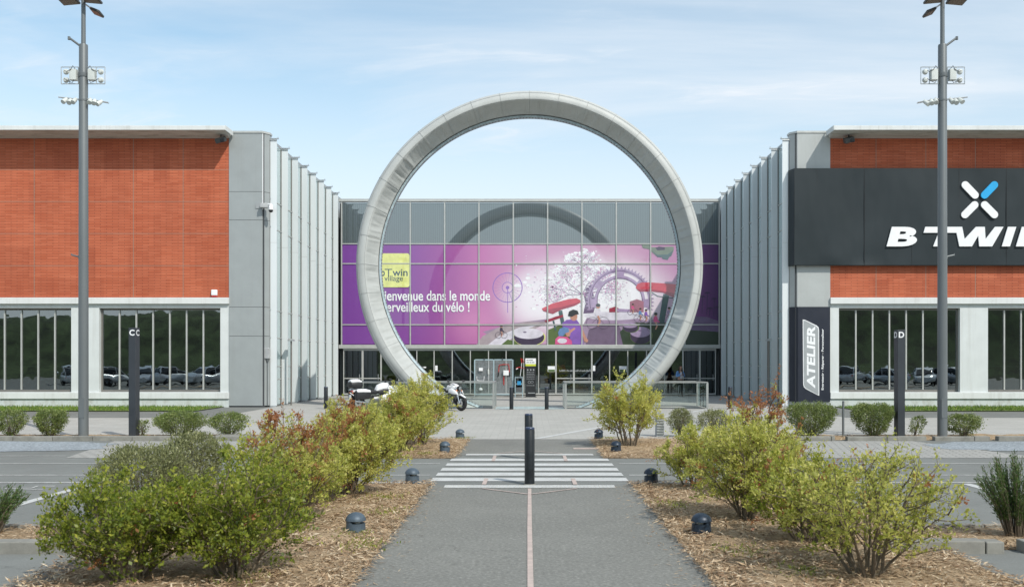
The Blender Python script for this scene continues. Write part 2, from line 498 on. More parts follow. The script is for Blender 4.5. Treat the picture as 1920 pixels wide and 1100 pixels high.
coat(t, out, p.outputs[0], 0.05, 0.25)
M['fin'] = m
m, t, out = new_mat('side_glazing')
p = principled(t, None, mix_rgb(t, maprange(t, noise(t, coord(t), 0.4, 3), 0.3, 0.7), (0.27, 0.38, 0.385), (0.34, 0.46, 0.46)), 0.25)
coat(t, out, p.outputs[0], 0.22, 0.03, 0.05); M['side_glass'] = m
M['alu'] = pmat('grey_aluminium', (0.50, 0.505, 0.48), 0.4, metal=0.3, var=0.06)
M['rail_alu'] = pmat('balustrade_aluminium', (0.34, 0.355, 0.34), 0.4, metal=0.3, var=0.08)
M['alu_dark'] = pmat('bronze_frame', (0.20, 0.19, 0.175), 0.45, metal=0.3, var=0.08)
M['steel'] = pmat('galvanised_steel', (0.50, 0.53, 0.54), 0.42, metal=0.5, var=0.15, scale=8)
M['window'] = glass_mat('window_glass', (0.34, 0.42, 0.40), 0.22, 0.0, 0.16)
M['door_glass'] = glass_mat('entrance_glass', (0.30, 0.38, 0.37), 0.16, 0.0, 0.012)
M['rail_glass'] = glass_mat('balustrade_glass', (0.94, 0.965, 0.955), 0.012)
m, t, out = new_mat('lined_glass')
v = coord(t)
wv = t.nodes.new('ShaderNodeTexWave'); wv.wave_type = 'BANDS'; wv.bands_direction = 'X'; wv.inputs['Scale'].default_value = 2.9; wv.inputs['Distortion'].default_value = 0
t.links.new(v, wv.inputs['Vector'])
p = principled(t, None, mix_rgb(t, maprange(t, wv.outputs['Fac'], 0.3, 0.8), (0.082, 0.104, 0.106), (0.050, 0.064, 0.066)), 0.35)
coat(t, out, p.outputs[0], 0.17, 0.012, 0.004); M['lined_glass'] = m
M['interior'] = pmat('interior_wall', (0.10, 0.11, 0.11), 0.9, var=0.25, scale=0.7)
M['interior_floor'] = pmat('interior_floor', (0.16, 0.165, 0.16), 0.5, var=0.2, scale=1.5)
M['interior_dark'] = pmat('interior_shelving', (0.05, 0.055, 0.06), 0.7, var=0.4, scale=2)
M['mint'] = pmat('mint_column', (0.30, 0.50, 0.42), 0.6, var=0.06)
m, t, out = new_mat('black_sign')
v = coord(t)
f = noise(t, v, 0.55, 3, 0.5)
p = principled(t, out, mix_rgb(t, maprange(t, f, 0.35, 0.7), (0.024, 0.032, 0.036), (0.031, 0.040, 0.045)), 0.5, 0, 0.22, bump(t, noise(t, mapping(t, v, (0.8, 1, 0.35)), 0.8, 2, 0.5), 0.9, 0.12))
M['black_sign'] = m
M['navy_sign'] = pmat('dark_navy_board', (0.013, 0.017, 0.030), 0.45, var=0.08)
M['sign_white'] = pmat('sign_white', (0.82, 0.83, 0.84), 0.5, var=0.03)
M['sign_grey'] = pmat('badge_grey', (0.33, 0.35, 0.36), 0.5, var=0.05)
M['sign_blue'] = pmat('sign_blue', (0.010, 0.36, 0.72), 0.5, var=0.05)
# --- ring
m, t, out = new_mat('white_membrane')
v = coord(t)
c = mix_rgb(t, maprange(t, noise(t, v, 0.8, 5, 0.65), 0.35, 0.7), (0.42, 0.435, 0.42), (0.50, 0.515, 0.50))
principled(t, out, c, 0.5, 0, 0.4, bump(t, noise(t, v, 2.5, 3), 0.15, 0.05)); M['ring_skin'] = m
m, t, out = new_mat('ring_seam')
principled(t, out, mix_rgb(t, noise(t, coord(t), 6, 3), (0.34, 0.35, 0.342), (0.46, 0.47, 0.46)), 0.6); M['ring_seam'] = m
M['ring_edge'] = pmat('ring_inner_flange', (0.36, 0.44, 0.47), 0.45, metal=0.3, var=0.25, scale=9)
# --- furniture
M['pole'] = pmat('pole_grey', (0.15, 0.165, 0.17), 0.45, metal=0.2, var=0.10, scale=1.5, stretch=(1, 1, 0.2))
M['lamp_body'] = pmat('lamp_housing', (0.45, 0.46, 0.46), 0.4, metal=0.3)
M['lamp_dark'] = pmat('lamp_dark', (0.065, 0.066, 0.066), 0.5)
M['lamp_amber'] = pmat('floodlight_reflector', (0.17, 0.125, 0.10), 0.35)
M['box_pale'] = pmat('gear_box', (0.60, 0.63, 0.60), 0.5)
M['bollard'] = pmat('black_bollard', (0.010, 0.013, 0.016), 0.38, var=0.3, scale=6)
M['bollard_top'] = pmat('bollard_cap', (0.025, 0.04, 0.085), 0.32)
M['dome'] = pmat('bluegrey_cast_metal', (0.075, 0.105, 0.135), 0.5, metal=0.2, var=0.15, scale=14)
M['dome_dark'] = pmat('dark_weathered_cast_metal', (0.020, 0.034, 0.055), 0.4, metal=0.2, var=0.5, scale=26)
M['lens'] = pmat('lamp_lens', (0.5, 0.5, 0.45), 0.3)
M['totem'] = pmat('dark_totem', (0.040, 0.047, 0.056), 0.5, metal=0.2, var=0.12, scale=2)
M['black'] = pmat('black_plastic', (0.018, 0.019, 0.021), 0.45, var=0.2, scale=9)
M['tyre'] = pmat('tyre_rubber', (0.018, 0.018, 0.019), 0.8, var=0.2)
M['chrome'] = pmat('chrome', (0.62, 0.63, 0.64), 0.18, metal=1.0, var=0.04)
M['engine'] = pmat('engine_metal', (0.16, 0.165, 0.17), 0.4, metal=0.7, var=0.2, scale=14)
M['moto_white'] = pmat('white_gloss_paint', (0.80, 0.81, 0.82), 0.18, var=0.02)
M['red'] = pmat('red_plastic', (0.55, 0.03, 0.025), 0.35)
M['orange_lens'] = pmat('orange_lens', (0.85, 0.24, 0.03), 0.3)
M['smoke'] = glass_mat('smoked_screen', (0.62, 0.65, 0.66), 0.08)
M['pale_blue'] = pmat('pale_blue_metal', (0.40, 0.52, 0.56), 0.4, metal=0.2, var=0.08)
M['crate_blue'] = pmat('bright_blue', (0.03, 0.28, 0.55), 0.5)
M['lime'] = pmat('lime_stripe', (0.60, 0.66, 0.06), 0.5)
M['skin'] = pmat('skin', (0.50, 0.29, 0.20), 0.55, var=0.05)
M['hair'] = pmat('dark_brown_hair', (0.028, 0.016, 0.010), 0.5, var=0.4, scale=30, stretch=(1, 1, 0.1))
M['denim'] = pmat('blue_cardigan', (0.16, 0.33, 0.62), 0.8, var=0.15, scale=12, bmp=0.2)
M['shirt'] = pmat('pale_top', (0.62, 0.64, 0.68), 0.8)
M['dark_cloth'] = pmat('dark_trousers', (0.018, 0.019, 0.024), 0.85)
M['bark'] = pmat('bark', (0.15, 0.12, 0.085), 0.9, var=0.35, scale=18, bmp=0.5, bscale=80, stretch=(1, 1, 0.3))
M['bark_grey'] = pmat('grey_twigs', (0.15, 0.125, 0.10), 0.9, var=0.3, scale=14)
def leaf_mat(name, stops, transl=0.35):
    m, t, out = new_mat(name)
    at = t.nodes.new('ShaderNodeAttribute'); at.attribute_name = 'tint'
    c = ramp(t, at.outputs['Fac'], stops)
    p = principled(t, None, c, 0.42, 0, 0.45)
    tl = t.nodes.new('ShaderNodeBsdfTranslucent'); t.links.new(c, tl.inputs[0])
    mx = t.nodes.new('ShaderNodeMixShader'); mx.inputs[0].default_value = transl
    t.links.new(p.outputs[0], mx.inputs[1]); t.links.new(tl.outputs[0], mx.inputs[2]); t.links.new(mx.outputs[0], out.inputs[0])
    return m
M['leaf_spring'] = leaf_mat('spring_leaves', [(0, (0.17, 0.23, 0.04)), (0.35, (0.35, 0.40, 0.075)), (0.70, (0.58, 0.58, 0.14)), (0.86, (0.70, 0.67, 0.21)), (0.89, (0.50, 0.27, 0.11)), (1, (0.42, 0.16, 0.085))], 0.55)
M['leaf_deep'] = leaf_mat('deep_green_leaves', [(0, (0.11, 0.16, 0.024)), (0.35, (0.25, 0.31, 0.04)), (0.70, (0.44, 0.46, 0.07)), (0.86, (0.58, 0.55, 0.11)), (0.89, (0.42, 0.22, 0.08)), (1, (0.34, 0.12, 0.06))], 0.52)
M['leaf_box'] = leaf_mat('clipped_leaves', [(0, (0.08, 0.12, 0.035)), (0.5, (0.20, 0.26, 0.075)), (1, (0.36, 0.40, 0.15))], 0.3)
M['leaf_heath'] = leaf_mat('heath_leaves', [(0, (0.11, 0.125, 0.055)), (0.5, (0.25, 0.27, 0.12)), (1, (0.40, 0.40, 0.20))], 0.3)
M['leaf_broom'] = leaf_mat('broom_leaves', [(0, (0.03, 0.07, 0.016)), (0.6, (0.08, 0.15, 0.035)), (1, (0.18, 0.25, 0.07))], 0.25)
# ================================================================ THE GROUND
g = MB(); g.sheet(-400, 400, -150, 500, 0.0); struct(g, 'ground', M['asphalt'])
g = MB(); g.sheet(-1.68, 1.74, 2.0, 16.05, 0.004); g.sheet(-1.62, 1.62, 21.2, 25.6, 0.004); struct(g, 'path', M['path'])
g = MB(); g.sheet(-11.2, 11.2, 25.6, 60, 0.004); g.sheet(-40, -11.2, 26.9, 35.2, 0.004); g.sheet(11.2, 40, 26.9, 35.2, 0.004); g.sheet(-40,-11.2,25.6,26.9,0.003); g.sheet(11.2,40,25.6,26.9,0.003)
struct(g, 'plaza_paving', M['pavers'])
g = MB()
g.add([(-9.6, 20.6, .005), (-4.2, 20.6, .005), (-4.2, 24.95, .005), (-10.4, 24.95, .005)], [(0,1,2,3)])
g.add([(4.2, 20.6, .005), (10.6, 20.6, .005), (9.6, 24.95, .005), (4.2, 24.95, .005)], [(0,1,2,3)])
struct(g, 'parking_paving', M['bay_pavers'])
g = MB()
rnd = random.Random(3)
def blotch(x0, x1, y0, y1, z):
    n = 40; pts = []
    for k in range(n):
        a = 2*math.pi*k/n
        ca, sa = math.cos(a), math.sin(a); e = 0.5
        pts.append(((x0+x1)/2 + (x1-x0)/2*math.copysign(abs(ca)**e, ca)*rnd.uniform(.93, 1.04), (y0+y1)/2 + (y1-y0)/2*math.copysign(abs(sa)**e, sa)*rnd.uniform(.90, 1.05), z))
    g.add(pts, [tuple(range(n))])
blotch(-26, -9.7, 21.8, 24.9, 0.009); blotch(9.4, 26, 21.9, 24.9, 0.009)
struct(g, 'gravel_patch', M['gravel'])
g = MB()
for sgn in (-1, 1):
    g.sheet(sgn*13.3 if sgn > 0 else -40, 40 if sgn > 0 else -13.3, 39.6, 43.4, 0.03)
struct(g, 'lawn', M['soil_grass'])
# --- painted markings
g = MB()
for y0, x in ((20.2, 1.6), (19.25, 1.61), (18.4, 1.63), (17.6, 1.64), (16.82, 1.655)):
    g.sheet(-x, x, y0-.24, y0+.24, 0.008)
struct(g, 'crosswalk_marking', M['paint'])
g = MB()
for y0 in (15.88, 21.3):
    g.sheet(-1.36, 1.36, y0-.17, y0+.17, 0.009)
    for i in range(44):
        for j in range(4):
            g.box(-1.33+i*.0608, -1.305+i*.0608, y0-.14+j*.08, y0-.115+j*.08, 0.009, 0.014)
struct(g, 'tactile_marking', M['paint'])
g = MB()
g.strip([(0.02, 2), (0.01, 8), (0.0, 12), (-0.0, 15.6)], 0.055, 0.012)
for s in (-1, 1):
    g.strip([(s*.03, 14.95), (s*.74, 15.62)], 0.05, 0.012)
    g.strip([(s*.74, 16.10), (s*.735, 16.95)], 0.07, 0.012)
    g.strip([(s*.73, 19.9), (s*.73, 21.05)], 0.07, 0.012)
    g.strip([(s*.71, 21.5), (s*.02, 22.2)], 0.05, 0.012)
g.sheet(1.0, 1.7, 22.6, 22.95, 0.010)
struct(g, 'pink_path_marking', M['pink_paint'])
g = MB()
for s in (-1, 1):
    g.sheet(s*7.05, s*7.2, 11.9, 16.25, 0.006)
    g.sheet(s*12.05, s*12.2, 11.9, 16.25, 0.006)
    g.sheet(s*17.05, s*17.2, 11.9, 16.25, 0.006)
g.strip([(0.18, 25.72), (2.47, 30.9), (4.8, 35.6), (8.15, 43.1)], 0.19, 0.009)
struct(g, 'white_line_marking', M['paint'])
g = MB()
for s in (-1, 1):
    x0, x1 = sorted((s*1.75, s*40))
    g.sheet(x0, x1, 16.36, 16.46, 0.006); g.sheet(x0, x1, 17.45, 17.53, 0.006); g.sheet(x0, x1, 19.42, 19.50, 0.006)
    x0, x1 = sorted((s*9.8, s*30)); g.sheet(x0, x1, 21.0, 21.07, 0.006)
struct(g, 'lane_marking', M['worn_paint'])
g = MB()      # worn parking symbols on the tarmac, lying inside the bays
def ring2(cx, cy, r, w_, z, n=22):
    v0 = []; 
    for k in range(n):
        a = 2*math.pi*k/n
        v0.append((cx+r*math.cos(a), cy+r*math.sin(a), z)); v0.append((cx+(r-w_)*math.cos(a), cy+(r-w_)*math.sin(a), z))
    g.add(v0, [(2*k, 2*((k+1) % n), 2*((k+1) % n)+1, 2*k+1) for k in range(n)])
for cx in (-7.9, 4.75):
    g.strip([(cx-.35, 15.62), (cx+.05, 15.70), (cx+.02, 15.95), (cx+.3, 15.95)], .07, .006)
    g.strip([(cx-.1, 15.45), (cx+.30, 15.55)], .06, .006)
struct(g, 'parking_symbol_marking', M['worn_paint'])

# --- planting beds (gently mounded straw mulch)
def bed(name, x0, x1, y0, y1, seed, lip=0.05):
    nx, ny = max(4, int((x1-x0)/.16)), max(4, int((y1-y0)/.16))
    rs = np.random.RandomState(seed)
    H = rs.rand(ny+1, nx+1)
    for _ in range(2):
        H = (H + np.roll(H, 1, 0) + np.roll(H, 1, 1) + np.roll(H, -1, 0) + np.roll(H, -1, 1)) / 5
    H = (H - H.mean()) * .10
    vs = []; fs = []
    for j in range(ny+1):
        for i in range(nx+1):
            e = min(i, nx-i, j, ny-j)
            x = x0+(x1-x0)*i/nx; y = y0+(y1-y0)*j/ny
            if e == 0:
                x += rs.uniform(-.035, .035); y += rs.uniform(-.03, .03)
            vs.append((x, y, 0.006 if e == 0 else lip*min(1, e/2.5) + H[j, i]))
    for j in range(ny):
        for i in range(nx):
            a = j*(nx+1)+i
            fs.append((a, a+1, a+nx+2, a+nx+1))
    g = MB(); g.add(vs, fs)
    return struct(g, name, M['mulch'], smooth=True)
BEDS = [(-4.35, -1.60, 3, 10.6), (-5.2, -1.60, 10.6, 16.25), (1.66, 4.4, 3, 16.25), (-4.6, -1.55, 20.5, 25.6), (1.55, 5.6, 20.5, 25.6), (-30, -5.2, 10.55, 11.9), (4.4, 30, 10.55, 11.9)]
for i, bb in enumerate(BEDS): bed('planting_bed', *bb, seed=10+i)
bed('kerb_bed', -40, -4.6, 25.25, 26.85, 30, 0.06); bed('kerb_bed', 5.6, 40, 25.25, 26.85, 31, 0.06)

def quad_cloud(name, P, D, S, L, W, T, m, parent=None, up=None, rs=None, kind=None, off=None):
    """many small leaf-like faces: centre-base P, direction D, length L, width W, tint T"""
    n = len(P)
    rs = rs or np.random.RandomState(1)
    D = D / (np.linalg.norm(D, axis=1, keepdims=True) + 1e-9)
    r = rs.normal(size=(n, 3)) if up is None else np.tile(up, (n, 1)) + rs.normal(size=(n, 3))*.25
    side = np.cross(D, r); side /= (np.linalg.norm(side, axis=1, keepdims=True) + 1e-9)
    nor = np.cross(side, D)
    L = L[:, None]; W = W[:, None]
    a = P; b_ = P + D*L*.45 + side*W*.5 + nor*W*.16; c = P + D*L; d = P + D*L*.45 - side*W*.5 + nor*W*.16
    V = np.stack([a, b_, c, d], 1).reshape(-1, 3)
    if off is not None: V = V - np.array(off)
    me = bpy.data.meshes.new(name)
    me.vertices.add(4*n); me.vertices.foreach_set('co', V.astype(np.float32).ravel())
    me.loops.add(4*n); me.loops.foreach_set('vertex_index', np.arange(4*n, dtype=np.int32))
    me.polygons.add(n); me.polygons.foreach_set('loop_start', np.arange(0, 4*n, 4, dtype=np.int32)); me.polygons.foreach_set('loop_total', np.full(n, 4, dtype=np.int32))
    me.materials.append(m)
    at = me.attributes.new('tint', 'FLOAT', 'FACE'); at.data.foreach_set('value', T.astype(np.float32))
    me.update(calc_edges=True); me.validate()
    ob = bpy.data.objects.new(name, me); COL.objects.link(ob)
    if parent is not None: ob.parent = parent
    if kind: ob['kind'] = kind
    return ob
rs = np.random.RandomState(5)
P = []; 
for (x0, x1, y0, y1), n in zip([(-4.6, -1.52, 7.5, 16.25), (1.60, 4.4, 7.5, 16.25), (-4.6, -1.48, 20.5, 25.6), (1.48, 5.6, 20.5, 25.6), (-9, -5.2, 10.55, 11.9), (4.4, 9, 10.55, 11.9), (-16, -4.6, 25.3, 26.6), (5.6, 16, 25.3, 26.6)], (30000, 30000, 10000, 10000, 4000, 4000, 2500, 2500)):
    yy = y0 + (y1-y0)*rs.rand(n)**1.35
    P.append(np.stack([rs.uniform(x0, x1, n), yy, rs.uniform(0.03, 0.075, n)], 1))
P = np.concatenate(P); n = len(P)
th = rs.uniform(0, 2*np.pi, n)
D = np.stack([np.cos(th), np.sin(th), rs.normal(0, .22, n)], 1)
quad_cloud('mulch_chips', P, D, None, rs.uniform(.03, .13, n), rs.uniform(.007, .020, n), rs.rand(n), M['chips'], up=np.array([0, 0, 1.0]), rs=rs, kind='stuff')
n = 900
sg_ = np.where(rs.rand(n) < .5, -1, 1)
P = np.stack([sg_*(1.72 - np.abs(rs.normal(0, .22, n))), rs.uniform(7.5, 16, n), np.full(n, .012)], 1)
th = rs.uniform(0, 2*np.pi, n)
quad_cloud('straw_litter', P, np.stack([np.cos(th), np.sin(th), rs.normal(0, .06, n)], 1), None, rs.uniform(.02, .11, n), rs.uniform(.004, .012, n), rs.rand(n), M['chips'], up=np.array([0, 0, 1.0]), rs=rs, kind='stuff')
# lawn blades
n = 15000
xs = np.where(rs.rand(n) < .5, rs.uniform(-26, -13.3, n), rs.uniform(13.3, 26, n))
P = np.stack([xs, 39.6 + 3.8*rs.rand(n)**1.3, np.full(n, .03)], 1)
D = np.stack([rs.normal(0, .35, n), rs.normal(0, .35, n), np.ones(n)], 1)
quad_cloud('lawn_grass', P, D, None, rs.uniform(.05, .13, n), rs.uniform(.012, .03, n), rs.rand(n), M['grass'], rs=rs, kind='stuff')
# weeds and dandelions in the mulch
n = 1500
cen = np.array([(-1.75, 10.6), (-2.0, 11.3), (-1.85, 12.9), (2.5, 9.3), (-2.6, 9.0), (1.95, 13.6), (-2.1, 14.3), (-2.2, 21.0), (2.0, 25.3), (-1.7, 25.4), (2.2, 10.3)])
ci = rs.randint(0, len(cen), n)
P = np.stack([cen[ci, 0]+rs.normal(0, .14, n), cen[ci, 1]+rs.normal(0, .2, n), np.full(n, .05)], 1)
D = np.stack([rs.normal(0, .7, n), rs.normal(0, .7, n), np.ones(n)], 1)
quad_cloud('weeds', P, D, None, rs.uniform(.02, .06, n), rs.uniform(.008, .02, n), rs.rand(n)*.6, M['leaf_spring'], rs=rs, kind='stuff')

# --- kerbs
def kerb(x0, x1, y0, y1, h, seg, gap=0.012):
    g = MB(); x = x0; rr = random.Random(int(abs(x0*10)))
    while x < x1 - .05:
        e = min(x+seg, x1)
        dz = rr.uniform(-.008, .008)
        g.box(x, e-gap, y0, y1, -.05, h+dz)
        x = e
    return struct(g, 'kerb', M['concrete'], bevel=.012)
kerb(-40, -6.1, 25.05, 25.25, .11, 1.0); kerb(-5.9, -4.3, 25.05, 25.25, .08, .8)
kerb(4.6, 7.7, 25.05, 25.25, .11, 1.0)
for a, b_ in ((8.0, 10.0), (10.2, 11.6), (11.8, 13.4), (13.6, 16.2), (16.5, 40)): kerb(a, b_, 25.05, 25.25, .11, 1.0)
for a, b_ in ((-16, -9.4), (-9.1, -4.45), (3.75, 4.95), (5.15, 7.2), (7.4, 16)): kerb(a, b_, 10.35, 10.55, .13, 1.0)
kerb(-30, -5.25, 11.9, 12.0, .05, 1.0); kerb(4.45, 30, 11.9, 12.0, .05, 1.0)
# drain slabs beside the kerb
g = MB(); g.box(-8.0, -7.1, 25.3, 25.75, .0, .12); struct(g, 'concrete_drain', M['concrete'], bevel=.01)

# --- grassy embankment behind the viewer: the windows mirror it
g = MB(); nx = 90; vs = []; fs = []
rr = random.Random(4)
prof = [(-26, 0.0), (-30, 1.6), (-34, 4.6), (-38, 7.2), (-42, 8.6), (-50, 9.2), (-70, 9.0)]
for i in range(nx+1):
    x = -170 + 340*i/nx
    k = .92 + .55/(1+math.exp(-(x-14)/8)) + .06*math.sin(x*.11) + .03*math.sin(x*.37)
    for j, (y, z) in enumerate(prof):
        vs.append((x, y + 1.2*math.sin(x*.05), -.02 + z*k + (rr.uniform(-.15, .15) if j > 1 else 0)))
m_ = len(prof)
for i in range(nx):
    for j in range(m_-1): fs.append((i*m_+j, i*m_+j+1, (i+1)*m_+j+1, (i+1)*m_+j))
g.add(vs, fs); struct(g, 'hill', M['hill'], smooth=True)

# ================================================================ THE GLASS HALL
FY = 58.0
hall = thing('glass_hall', 'wide glazed entrance hall with lined grey upper panes behind the ring', 'building', (0, FY, 0))
TOP, B1, T1, T2, RB, RT = 11.28, 8.83, 7.68, 4.13, 2.74, 2.96
vx = [gx(641, FY)] + [gx(641.6 + 64.3*i, FY) for i in range(1, 11)] + [gx(1350, FY)]
vx = [-10.94 + 21.98*i/11*1.0 for i in range(12)]
# upper row of lined panes
for i in range(11):
    p = MB(); p.box(vx[i]+.03, vx[i+1]-.03, FY, FY+.03, B1+.03, TOP-.06)
    p.build('upper_pane', M['lined_glass'], hall)
p = MB()
for x in vx: p.box(x-.035, x+.035, FY-.07, FY+.05, RT, TOP)
p.build('vertical_mullion', M['alu'], hall)
p = MB()
for i in range(11):
    for z in (B1, T1, T2): p.box(vx[i]+.035, vx[i+1]-.035, FY-.055, FY+.05, z-.03, z+.03)
p.build('transom', M['alu'], hall)
p = MB(); p.box(-11.1, 11.1, FY-.10, FY+.25, TOP, TOP+.16); p.build('roof_coping', M['alu'], hall)
p = MB(); p.box(-11.1, 11.1, FY-.16, FY+.06, RB, RT); p.build('lintel_rail', M['alu'], hall, bevel=.015)
p = MB(); p.box(-11.0, 11.0, FY+.06, FY+.09, RT, B1); p.build('backing_panel', M['dark_gap'], hall)
p = MB()
p.box(-11.1, 11.1, FY+.3, FY+22, TOP-.25, TOP-.05); p.box(-11.1, 11.1, FY+21.7, FY+22, 0, TOP-.25)
p.box(-11.1, -10.95, FY+.3, FY+21.7, 0, TOP-.25); p.box(10.95, 11.1, FY+.3, FY+21.7, 0, TOP-.25)
p.build('shell', M['interior'], hall)
p = MB(); p.box(-10.95, 10.95, FY+.3, FY+21.7, 2.95, 3.1); p.build('ceiling', M['interior_dark'], hall)
p = MB(); p.sheet(-10.95, 10.95, FY-.1, FY+21.7, .03); p.build('interior_floor', M['interior_floor'], hall)
# ground-floor glazing: one object per bay with its glass
bays = [-10.85, gx(680, FY), gx(715, FY), gx(748, FY), gx(781.6, FY), gx(814, FY), gx(848, FY), gx(882, FY), gx(916, FY), gx(949, FY), gx(982, FY), gx(1010, FY), gx(1042, FY), gx(1076, FY), gx(1110, FY), gx(1143, FY), gx(1177, FY), gx(1212, FY), gx(1246, FY), gx(1280, FY), gx(1312, FY), 10.85]
for i in range(len(bays)-1):
    a, b_ = bays[i], bays[i+1]
    dr = i in (0, 1, 12, 13, 19, 20)
    f = MB(); fw = .055 if dr else .028
    f.box(a, a+fw, FY-.04, FY+.06, .05, RB); f.box(b_-fw, b_, FY-.04, FY+.06, .05, RB)
    f.box(a+fw, b_-fw, FY-.035, FY+.055, RB-.12, RB); f.box(a+fw, b_-fw, FY-.035, FY+.055, .05, .14)
    if dr: f.box(a+fw, b_-fw, FY-.03, FY+.05, .98, 1.04)
    ob = f.build('entrance_door' if dr else 'shop_window', M['alu'] if not dr or i < 12 else M['alu'], hall)
    q = MB(); q.box(a+fw, b_-fw, FY+.005, FY+.015, .14, RB-.12); q.build('pane', M['door_glass'], ob)
    if dr:
        q = MB(); q.cyl((b_-fw-.12, FY-.09, .9), (b_-fw-.12, FY-.09, 1.25), .016); q.box(b_-fw-.13, b_-fw-.11, FY-.09, FY+.005, .93, .95); q.box(b_-fw-.13, b_-fw-.11, FY-.09, FY+.005, 1.20, 1.22); q.build('handle', M['steel'], ob)
# horizontal tubes behind the glass, and things of the shop floor
p = MB()
for z in (1.72, 1.19): p.cyl((gx(730, FY), FY+.35, z), (gx(1275, FY), FY+.35, z), .024)
p.build('guard_rail', M['pale_blue'], hall)
for px in (985, 997):
    p = MB(); p.box(gx(px, FY+.8), gx(px, FY+.8)+.30, FY+.7, FY+.95, .03, 2.95); p.build('mint_column', M['mint'], hall)
p = MB()
rr = random.Random(8)
for k in range(11):
    x = -9.6 + k*1.8; hh = rr.uniform(1.1, 2.0)
    p.box(x, x+1.3, FY+6, FY+6.5, 0.03, hh)
    for z in np.arange(.4, hh, .45): p.box(x-.03, x+1.33, FY+5.85, FY+6, z, z+.04)
p.build('shop_shelving', M['interior_dark'], hall)
# papers stuck inside the panes, and the dashed pattern on the sliding doors
def paper(x0, y0, x1, y1, m, nm='poster_sheet'):
    q = MB(); q.box(gx(x0, FY), gx(x1, FY), FY-.012, FY-.006, gz(y1, FY), gz(y0, FY)); return q.build(nm, m, hall)
for a in ((816, 685, 820.5, 695), (786, 687, 792, 689.5), (794, 687, 799, 689.5), (1111.5, 685, 1116, 695)): paper(*a, M['sign_white'])
for x0 in (1027, 1161):
    paper(x0, 686, x0+14, 696.5, M['sign_white'])
    q = MB(); q.box(gx(x0+.8, FY), gx(x0+13.2, FY), FY-.016, FY-.012, gz(696, FY), gz(692.5, FY)); q.build('poster_picture', M['grass'], hall)
q = MB(); rr = random.Random(12); x = 1048.5
while x < 1109.5:
    wd = rr.choice((.7, 1.0, 1.3))
    if not (1075 < x < 1077.5):
        q.box(gx(x, FY), gx(x+wd, FY), FY-.010, FY-.006, gz(696.3, FY), gz(692.5+rr.choice((0, 0, 1.2)), FY))
    x += wd + rr.choice((.5, .7, 1.3))
q.build('door_decal', M['sign_grey'], hall)

# ================================================================ THE MURAL on the glass
def mural_base():
    m, t, out = new_mat('printed_film')
    v = coord(t)
    s = t.nodes.new('ShaderNodeSeparateXYZ'); t.links.new(v, s.inputs[0])
    xn = maprange(t, s.outputs[0], gx(641, FY), gx(1350, FY))
    def px(p): return (p-641)/709
    c = ramp(t, xn, [(0, (0.175, 0.042, 0.29)), (px(770), (0.23, 0.060, 0.31)), (px(850), (0.34, 0.085, 0.31)), (px(905), (0.48, 0.15, 0.37)), (px(990), (0.54, 0.29, 0.46)), (px(1150), (0.54, 0.30, 0.44)), (px(1270), (0.47, 0.22, 0.39)), (px(1300), (0.20, 0.055, 0.22)), (1, (0.075, 0.025, 0.115))])
    # printed bright glow in the middle of the picture
    def blob(cx, cy, rx, ry, lo, hi):
        dx = math_n(t, 'DIVIDE', math_n(t, 'SUBTRACT', s.outputs[0], gx(cx, FY)), rx*FY/F)
        dz = math_n(t, 'DIVIDE', math_n(t, 'SUBTRACT', s.outputs[2], gz(cy, FY)-0), ry*FY/F)
        d = math_n(t, 'SQRT', math_n(t, 'ADD', math_n(t, 'MULTIPLY', dx, dx), math_n(t, 'MULTIPLY', dz, dz)))
        return maprange(t, d, lo, hi, 1.0, 0.0, True)
    c = mix_rgb(t, blob(1110, 560, 185, 95, .35, 1.1), c, (0.84, 0.83, 0.86))
    c = mix_rgb(t, math_n(t, 'MULTIPLY', blob(1010, 560, 80, 70, .0, 1.1), .9), c, (0.82, 0.78, 0.83))
    c = mix_rgb(t, math_n(t, 'MULTIPLY', blob(880, 610, 70, 60, 0, 1), .35), c, (0.72, 0.30, 0.52))
    p = principled(t, None, c, 0.4)
    coat(t, out, p.outputs[0], 0.03, 0.02, 0.006)
    return m
M['film'] = mural_base()
def film(name, col, refl=0.06):
    m, t, out = new_mat(name)
    c = mix_rgb(t, maprange(t, noise(t, coord(t), 2.2, 4, 0.65), 0.3, 0.7), scl(col, .82), scl(col, 1.15))
    p = principled(t, None, c, 0.4); coat(t, out, p.outputs[0], refl, 0.02, 0.006)
    return m
MC = {k: film('print_' + k, c_) for k, c_ in dict(lime=(.72, .74, .24), teal=(.035, .08, .10), white=(.84, .84, .86), lilac=(.38, .28, .44), lilac_dark=(.16, .105, .20), pale=(.70, .66, .74), pink=(.62, .33, .52), red=(.55, .05, .085), red_dark=(.33, .025, .06), grass=(.10, .15, .045), grass_dark=(.028, .045, .022), road=(.36, .26, .38), road_dark=(.17, .115, .19), post=(.07, .12, .13), helmet=(.03, .03, .04), violet=(.24, .11, .45), skin=(.55, .27, .20), blue=(.14, .25, .48), girl=(.70, .10, .28), brick=(.38, .16, .22), shadow=(.05, .03, .07), foliage=(.16, .20, .15), meadow=(.40, .33, .36)).items()}
mural = thing('mural_poster', 'long purple and pink printed mural with blossom tree and bicycle parts on the glass front', 'poster', (0, FY-.02, 0))
p = MB()
for (z0, z1) in ((RT, T2), (T2, T1), (T1, B1)):
    for i in range(11):
        x0, x1 = vx[i]+.04, vx[i+1]-.04; a, b_ = z0+.035, z1-.035; c = .05
        p.add([(x0, FY-.012, a), (x1, FY-.012, a), (x1, FY-.012, b_-c), (x1-c, FY-.012, b_), (x0+c, FY-.012, b_), (x0, FY-.012, b_-c)], [(0,1,2,3,4,5)])
p.build('printed_film', M['film'], mural)
LY = [FY - .012]
def mp(x, y): return (gx(x, FY), gz(y, FY))
